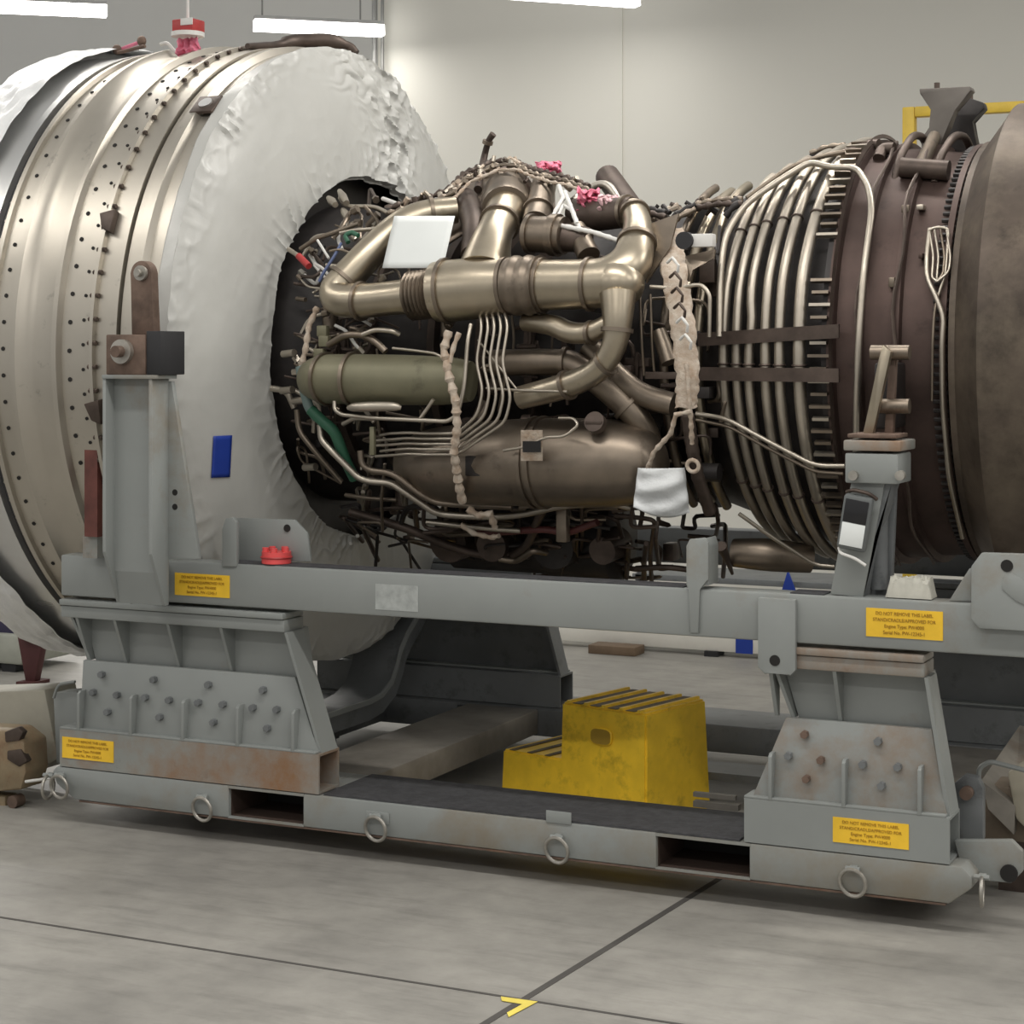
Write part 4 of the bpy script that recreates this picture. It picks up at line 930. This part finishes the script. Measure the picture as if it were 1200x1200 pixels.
# head block with roller
hb = MB().box((P(124, 415, yo_).x, yo_ + .0, zt_ + .014), (P(170, 415, yo_).x, yo_ + .13, P(150, 392, yo_).z), .004).build('post_head', RUST, CR)
MB().box((P(170, 415, yo_).x + .001, yo_ + .005, zt_ + .014), (P(187, 415, yo_).x, yo_ + .15, P(150, 388, yo_).z), .003).build('head_spacer', BLK, hb)
p = P(145, 412, yo_); MB().cyl(p, p + Vector((0, -.02, 0)), .042, n=28).build('washer', STEEL, hb); MB().cyl(p + Vector((0, -.02, 0)), p + Vector((0, -.05, 0)), .02, n=16).build('pin', RUST, hb)
p0, p1 = P(165, 320, yo_ + .06), P(168, 392, yo_ + .06); m = MB(); o = []
cx0 = p0.x; rr = .043
for i in range(13): a = PI * i / 12; o.append((cx0 + rr * math.cos(a), yo_ + .06, p0.z + rr * math.sin(a) - .0))
o += [(cx0 - rr + .004, yo_ + .06, p1.z), (cx0 + rr + .012, yo_ + .06, p1.z)]
lk = MB().prism(o, (0, .04, 0), .003).build('hanger_link', RUST, hb, 'rusty rounded hanger link')
p = P(166, 320, yo_ + .055); MB().cyl(p, p + Vector((0, -.012, 0)), .026, n=20).cyl(p + Vector((0, -.012, 0)), p + Vector((0, -.03, 0)), .013, n=12).build('link_bolt', STEEL, hb)
# lugs on the rail
m = MB(); pts = [P(260, 664, -.006), P(260, 620, -.006), P(264, 608, -.006), P(272, 606, -.006), P(277, 612, -.006), P(277, 664, -.006)]
m.prism(pts, (0, .02, 0), .003); m.build('rail_lug', PAINT, CR)
m = MB(); m.prism([P(276, 658, .095), P(276, 607, .095), P(345, 609, .095), P(360, 625, .095), P(364, 658, .095)], (0, .012, 0), .002); bkp = m.build('rail_backplate', PAINT, CR)
p = P(336, 619, .09); MB().cyl(p, p + Vector((0, .004, 0)), .013, n=14).build('plate_hole', HOLE, bkp)
m = MB(); m.prism([P(804, 686, -.01), P(804, 640, -.01), P(808, 632, -.01), P(826, 630, -.01), P(830, 636, -.01), P(830, 680, -.01), P(819, 690, -.01), P(819, 742, -.01), P(808, 742, -.01), P(808, 690, -.01)], (0, .011, 0), .003); m.build('rail_lug', PAINT, CR)
m = MB(); m.prism([P(818, 686, -.0), P(818, 636, -.0), P(828, 630, -.0), P(831, 640, -.0), P(831, 686, -.0)], (0, .09, 0), .003); m.build('rail_lug', PAINT, CR)
# hanging tab with hole
m = MB(); m.prism([P(888, 700, -.022), P(932, 703, -.022), P(932, 786, -.022), P(926, 792, -.022), P(905, 788, -.022), P(896, 790, -.022), P(888, 782, -.022)], (0, .02, 0), .003); tb_ = m.build('clamp_tab', PAINT, CR)
p = P(908, 774, -.022); MB().cyl(p, p + Vector((0, -.002, 0)), .017, n=16).build('tab_hole', HOLE, tb_)
# right end plate with holes
m = MB(); m.prism([P(1138, 664, -.03), P(1150, 648, -.03), P(1215, 650, -.03), P(1260, 660, -.03), P(1260, 742, -.03), P(1215, 740, -.03), P(1148, 737, -.03), P(1138, 726, -.03)], (0, .03, 0), .003); ep = m.build('end_joint_plate', PAINT, CR)
for x, y in ((1180, 663), (1185, 688)): p = P(x, y, -.03); MB().cyl(p, p + Vector((0, -.002, 0)), .018, n=16).build('plate_hole', HOLE, ep)
m = MB(); m.prism([P(1176, 676, -.034), P(1186, 672, -.034), P(1216, 690, -.034), P(1216, 716, -.034), P(1190, 704, -.034), P(1174, 690, -.034)], (0, .004, 0), .001); m.build('joint_boss', PAINT, ep)
MB().prism([P(1112, 704, .02), P(1136, 666, .02), P(1142, 666, .02), P(1142, 704, .02)], (0, .012, 0), .002).build('joint_gusset', PAINT, CR)
placard((205, 671), (269, 701), CR, 0)
placard((1015, 712), (1105, 751), CR, 0)
m = MB(); m.box((P(440, 690, 0).x, -.0012, P(440, 714, 0).z), (P(490, 690, 0).x, 0.0005, P(440, 684, 0).z)); 
m.build('paint_repair', mat('pale_repair_paint', (.36, .38, .37), .5, 0, .15, 30), CR, 'pale paint repair patch')
# aft leaning post
yp = .02
T0, T1, B0, B1 = P(1004, 530, yp), P(1043, 532, yp), P(973, 696, yp), P(1011, 700, yp)
ap = MB().prism([T0, T1, B1, B0], (0, .012, 0), .002).build('aft_post', PAINT, CR)
MB().prism([P(1043, 532, yp + .012), P(1046, 566, yp + .012), P(1022, 640, yp + .012), P(1012, 700, yp + .012)][::1], (0, .10, 0), .002).build('aft_post_web', PAINTD, ap)
MB().prism([P(1041, 560, .16), P(1050, 560, .16), P(1044, 700, .14), P(1008, 700, .14)], (0, .03, 0), .002).build('aft_post_rear_plate', PAINTD, ap)
MB().cyl(P(1030, 570, .12), P(1030, 690, .12), .028, n=16).build('screw_jack', PAINTD, ap)
p = P(980, 684, yp); 
# saddle on top
MB().box(P(990, 566, -.01), P(1068, 529, .16), .006).build('saddle_block', PAINT, ap)
for x in (1001, 1056): p = P(x, 557, -.01); MB().cyl(p, p + Vector((0, -.02, 0)), .015, n=14).build('saddle_bolt', STEEL, ap)
MB().box(P(988, 528, -.015), P(1073, 514, .18), .005).build('saddle_plate', PAINTR, ap)
MB().box(P(993, 513, .0), P(1064, 507, .15), .003).build('saddle_plate', RUST, ap)
MB().prism([P(1010, 512, .06), P(1022, 512, .06), P(1044, 412, .06), P(1034, 404, .06), P(1030, 420, .06)], (0, .03, 0), .003).build('fork_link', TI, ap)
MB().prism([P(1036, 512, .12), P(1046, 512, .12), P(1050, 412, .12), P(1042, 412, .12)], (0, .03, 0), .003).build('fork_link', RUST, ap)
for y in (413, 476): MB().cyl(P(1021, y, .12), P(1066, y, .12), .023, n=18).build('trunnion_pin', TI3, ap)
MB().box(P(1024, 425, .2), P(1062, 500, .42), .01).build('trunnion_block', DKM, ap)
# saddle beam curving up round the underside of the fan, far side
XA, XB = -1.47, -1.25
path = [(.62, 1.455), (1.27, 1.455), (1.37, 1.443), (1.46, 1.40), (1.505, 1.34), (1.535, 1.28), (1.60, 1.215), (1.69, 1.154), (1.82, 1.04), (1.98, .90)]
m = MB(); rs = []
for k_, (y, z) in enumerate(path):
    a_ = path[max(0, k_ - 1)]; c_ = path[min(len(path) - 1, k_ + 1)]; dy, dz = c_[0] - a_[0], -(c_[1] - a_[1]); L = math.hypot(dy, dz); ny, nz_ = dz / L, -dy / L
    th = .07
    rs.append([Vector((XA, y, HZ - z)), Vector((XB, y, HZ - z)), Vector((XB, y + ny * th, HZ - z + nz_ * th)), Vector((XA, y + ny * th, HZ - z + nz_ * th))])
m.rings(rs); sd = m.build('saddle_arm', PAINTD, CR)
m = MB(); rs = []
for (y, z) in path: rs.append([Vector((XB, y, HZ - z)), Vector((XB + .012, y, HZ - z)), Vector((XB + .012, y - .004, HZ - z + .02)), Vector((XB, y - .004, HZ - z + .02))])
m.rings(rs); m.build('saddle_rim', PAINT, sd)

# ================================================================== SMALL THINGS ON THE CRADLE
pr_ = P(324, 660, .05); T = thing('red_cap_stack', 'small red plastic ring cap sitting on the upper rail beside the lug plate', 'cap', (pr_.x, .05, RZT))
m = MB(); m.cyl((pr_.x, .05, RZT + .005), (pr_.x, .05, RZT + .045), .052, n=24); m.build('cap_body', RED2, T)
for a in range(5):
    x = pr_.x + .038 * math.cos(a * 1.257); y = .05 + .038 * math.sin(a * 1.257); MB().cyl((x, y, RZT + .045), (x, y, RZT + .06), .012, n=10).build('cap_knob', RED2, T)
MB().torus((pr_.x, .05, RZT + .026), (0, 0, 1), .053, .004, 24, 6).build('cap_groove', RED, T)
# recorder
c0 = P(1004, 612, yp - .02)
T = thing('shock_recorder', 'small grey handheld recorder with black screen and white label strapped to the leaning post', 'recorder', c0)
rot = Matrix.Rotation(math.radians(9), 4, 'Y')
def rb(lo, hi, nm, m_, bev=.003):
    m = MB(); m.box(lo, hi, bev)
    for v in m.bm.verts: v.co = rot @ v.co + c0
    return m.build(nm, m_, T)
rb((-.046, -.03, -.085), (.046, .0, .085), 'body', mat('recorder_case', (.12, .13, .13), .4), .012)
rb((-.036, -.033, .0), (.036, -.0305, .070), 'screen', SCR, .001); rb((-.036, -.033, -.072), (.036, -.0305, -.002), 'label_panel', PAPER, .001)
m = MB()
m.tube([rot @ Vector(v) + c0 for v in ((-.04, -.01, -.085), (-.03, -.02, -.10), (.02, -.03, -.105), (.055, -.03, -.12))], .005, 8, 1); m.build('cable_tie', WHITEW, T)
m = MB(); m.tube([rot @ Vector(v) + c0 for v in ((-.045, -.0, .085), (-.02, -.02, .098), (.03, -.02, .095), (.05, 0, .08))], .006, 8, 1); m.build('strap', DKM2, T)
# plastic blocks on the rail
c = P(1067, 692, .05); m = MB()
m.grid(lambda u, v: Vector((c.x + (u - .5) * .14, .02 + .08 * v, RZT + .003 + (.055 + .02 * noise.noise(Vector((u * 9, v * 9, 3)))) * min(1, 14 * min(u, 1 - u)) * min(1, 9 * min(v, 1 - v)))), 24, 12)
tag(m.build('crumpled_bag', mat('beige_bag', (.48, .47, .41), .6, 0, .1, 20)), 'crumpled beige plastic packet on the rail beside the yellow label', 'packet')

# ================================================================== STEP STOOL
T = thing('step_stool', 'yellow plastic two-step stool with ribbed treads standing inside the base frame', 'step stool', Zp(740, 955, 0) * 1)
def floorpt(px, py): return Zp(px, py, 0)
ang = math.radians(-14)                                   # turned clockwise
ex = Vector((math.cos(ang), math.sin(ang), 0)); ey = Vector((-math.sin(ang), math.cos(ang), 0))
# corner A: front right foot of the tall step
A = Zp(757, 972, 0); 
dA = (A - CAM).dot(FW); kx = dA / FP
w_hi = .40; w_lo = .285; dep = .43; h_hi = (HZ - 0) - (838 - HY) / FP * dA; h_lo = HZ - (905 - HY) / FP * (dA + .02)
def st(x, y, z): return A + ex * x + ey * y + Vector((0, 0, z))
# tall block, tapering upward
def frus(x0, x1, y0, y1, z0, z1, tx0, tx1, ty, nm, m_):
    A_ = [st(x0, y0, z0), st(x1, y0, z0), st(x1, y1, z0), st(x0, y1, z0)]; B_ = [st(x0 + tx0, y0 + ty, z1), st(x1 - tx1, y0 + ty, z1), st(x1 - tx1, y1 - ty, z1), st(x0 + tx0, y1 - ty, z1)]
    m = MB().loft(A_, B_); bmesh.ops.bevel(m.bm, geom=m.bm.edges[:], offset=.008, segments=2, affect='EDGES'); return m.build(nm, m_, T)
frus(-w_hi, 0, 0, dep, 0, h_hi, .0, .012, .018, 'upper_step', YEL)
frus(-w_hi - w_lo, -w_hi + .02, 0, dep, 0, h_lo, .006, 0, .008, 'lower_step', YEL)
for i in range(5):
    x = -w_hi + .03 + i * (w_hi - .075) / 4
    MB().loft([st(x - .008, .016, h_hi), st(x + .008, .016, h_hi), st(x + .008, dep - .02, h_hi), st(x - .008, dep - .02, h_hi)], [st(x - .006, .02, h_hi + .009), st(x + .006, .02, h_hi + .009), st(x + .006, dep - .022, h_hi + .009), st(x - .006, dep - .022, h_hi + .009)]).build('tread_rib', YEL, T)
    if i < 4:
        x += (w_hi - .075) / 8; MB().box((0, 0, 0), (.001, .001, .001)).bm.free()
        m = MB().prism([st(x - .02, .02, h_hi + .0005), st(x + .02, .02, h_hi + .0005), st(x + .02, dep - .025, h_hi + .0005), st(x - .02, dep - .025, h_hi + .0005)], (0, 0, .002)); m.build('tread_groove', YELD, T)
for i in range(3):
    x = -w_hi - w_lo + .05 + i * .085
    m = MB().prism([st(x - .012, .012, h_lo + .0005), st(x + .012, .012, h_lo + .0005), st(x + .012, dep - .015, h_lo + .0005), st(x - .012, dep - .015, h_lo + .0005)], (0, 0, .003)); m.build('tread_groove', YELD, T)
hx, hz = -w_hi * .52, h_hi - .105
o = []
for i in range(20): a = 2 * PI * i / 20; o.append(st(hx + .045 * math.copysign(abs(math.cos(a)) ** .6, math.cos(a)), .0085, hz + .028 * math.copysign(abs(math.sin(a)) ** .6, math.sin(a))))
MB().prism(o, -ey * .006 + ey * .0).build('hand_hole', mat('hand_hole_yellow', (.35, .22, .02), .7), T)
m = MB(); m.tube(o + [o[0]], .005, 6, 0); m.build('hand_hole_rim', YEL, T)
# bits on the deck behind the stool
m = MB(); q = P(845, 942, .45); m.box(q + Vector((-.1, 0, -.02)), q + Vector((.06, .03, .0))).box(q + Vector((-.1, 0, .015)), q + Vector((.05, .02, .03))); tag(m.build('bracket_offcut', BROWNDECK), 'loose rusty steel bracket between the yellow stool and the exhaust-end pedestal', 'bracket')

# ================================================================== NEIGHBOURING GEAR, LEFT AND RIGHT
t = thing('tow_hitch', 'tan rusty tow hitch casting at the lower left, coupled ahead of the stand', 'tow hitch', (P(20, 900, .1).x, .1, 0))
MB().prism([P(-60, 812, .35), P(52, 808, .35), P(68, 890, .35), P(40, 905, .35), P(-60, 900, .35)], (0, .2, 0), .01).build('drawbar', mat('beige_paint', (.36, .34, .28), .55, 0, .1, 5, rust=.5, rustcol=(.28, .14, .07)), t)
MB().prism([P(-60, 852, .1), P(10, 856, .1), P(28, 870, .1), P(30, 905, .1), P(24, 926, .1), P(-10, 928, .1), P(-60, 920, .1)], (0, .14, 0), .012).build('coupler', TANP, t)
MB().prism([P(5, 858, .094), P(20, 852, .094), P(27, 858, .094), P(22, 868, .094), P(6, 870, .094)], (0, .03, 0), .004).build('coupler_jaw', DKM2, t)
MB().prism([P(8, 880, .094), P(24, 878, .094), P(32, 892, .094), P(22, 899, .094), P(8, 890, .094)], (0, .03, 0), .004).build('coupler_jaw', DKM2, t)
MB().cyl(P(14, 940, .1), P(14, 940, .1) + Vector((0, .05, 0)), .024, n=20).build('wheel', RUST, t)
MB().box(P(-40, 928, .12), P(22, 950, .2), .01).build('fork', TANP, t)
MB().tube([P(30, 916, .1), P(45, 914, .1), P(60, 912, .05)], .006, 8, 1).build('cable', WHITEW, t)
t = thing('service_cart', 'grey cart with violet cover seen behind the fan case at the left edge', 'cart', (P(0, 760, 2.6).x, 2.8, 0))
MB().box(P(-120, 768, 2.6), P(25, 745, 2.6) + Vector((0, .5, 0)), .02).build('deck', mat('cart_paint', (.36, .37, .32), .5), t)
MB().box(P(-120, 742, 2.65), P(28, 722, 2.65) + Vector((0, .4, 0)), .02).build('under_shelf', PURP, t)
MB().box(P(-120, 720, 2.7), P(26, 690, 2.7) + Vector((0, .4, 0)), .02).build('cover', mat('lavender_panel', (.24, .24, .29), .5), t)
MB().prism([P(-60, 600, 2.8), P(-2, 612, 2.8), P(12, 640, 2.8), P(-2, 660, 2.8), P(-60, 700, 2.8)], (0, .3, 0), .02).build('load', PURP, t)
m = MB(); m.cyl(P(10, 782, 2.62), P(10, 782, 2.62) + Vector((0, .08, 0)), .05, n=20); m.build('wheel', BLK, t)
for x in (-80, 5): 
    q = P(x, 785, 2.7); MB().box((q.x - .04, 2.7, 0), (q.x + .04, 2.78, P(x, 768, 2.7).z)).build('leg', BLK, t)
m = MB(); m.prism([P(18, 728, 2.3), P(45, 735, 2.3), P(52, 750, 2.3), P(30, 752, 2.3), P(20, 745, 2.3)], (0, .15, 0), .01); 
m.prism([P(20, 745, 2.35), P(50, 748, 2.35), P(40, 800, 2.35), P(30, 800, 2.35)], (0, .05, 0), .004)
m.box(Vector((P(35, 800, 2.35).x - .05, 2.3, 0)), Vector((P(35, 800, 2.35).x + .05, 2.45, P(35, 798, 2.35).z)))
tag(m.build('chain_hoist', mat('maroon_iron', (.09, .03, .03), .6, .2), smooth=True), 'dark maroon iron clamp standing below the front film', 'clamp')
# right
t = thing('coupling_arm', 'beige and brown coupling arm at the right edge beyond the tow lug', 'coupling arm', (P(1180, 930, .5).x, .5, 0))
MB().loft([P(1150, 915, .5), P(1158, 948, .5), P(1188, 978, .5), P(1190, 945, .5)], [P(1195, 850, 1.4), P(1200, 885, 1.4), P(1240, 910, 1.4), P(1240, 860, 1.4)]).build('arm', BROWNDECK, t)
MB().box(P(1152, 985, .55), P(1240, 915, .7), .01).build('housing', mat('brown_iron', (.20, .16, .12), .6, .2, .2, 6, rust=.3), t)
MB().prism([P(1180, 905, .5), P(1230, 880, .5), P(1230, 1000, .5), P(1190, 960, .5)], (0, .1, 0), .01).build('cover', mat('beige_paint2', (.36, .33, .26), .6, 0, .1, 5), t)
MB().box(Vector((P(1170, 990, .55).x, .55, 0)), Vector((P(1210, 990, .55).x, .65, P(1170, 984, .55).z))).build('stand_leg', DKM2, t)
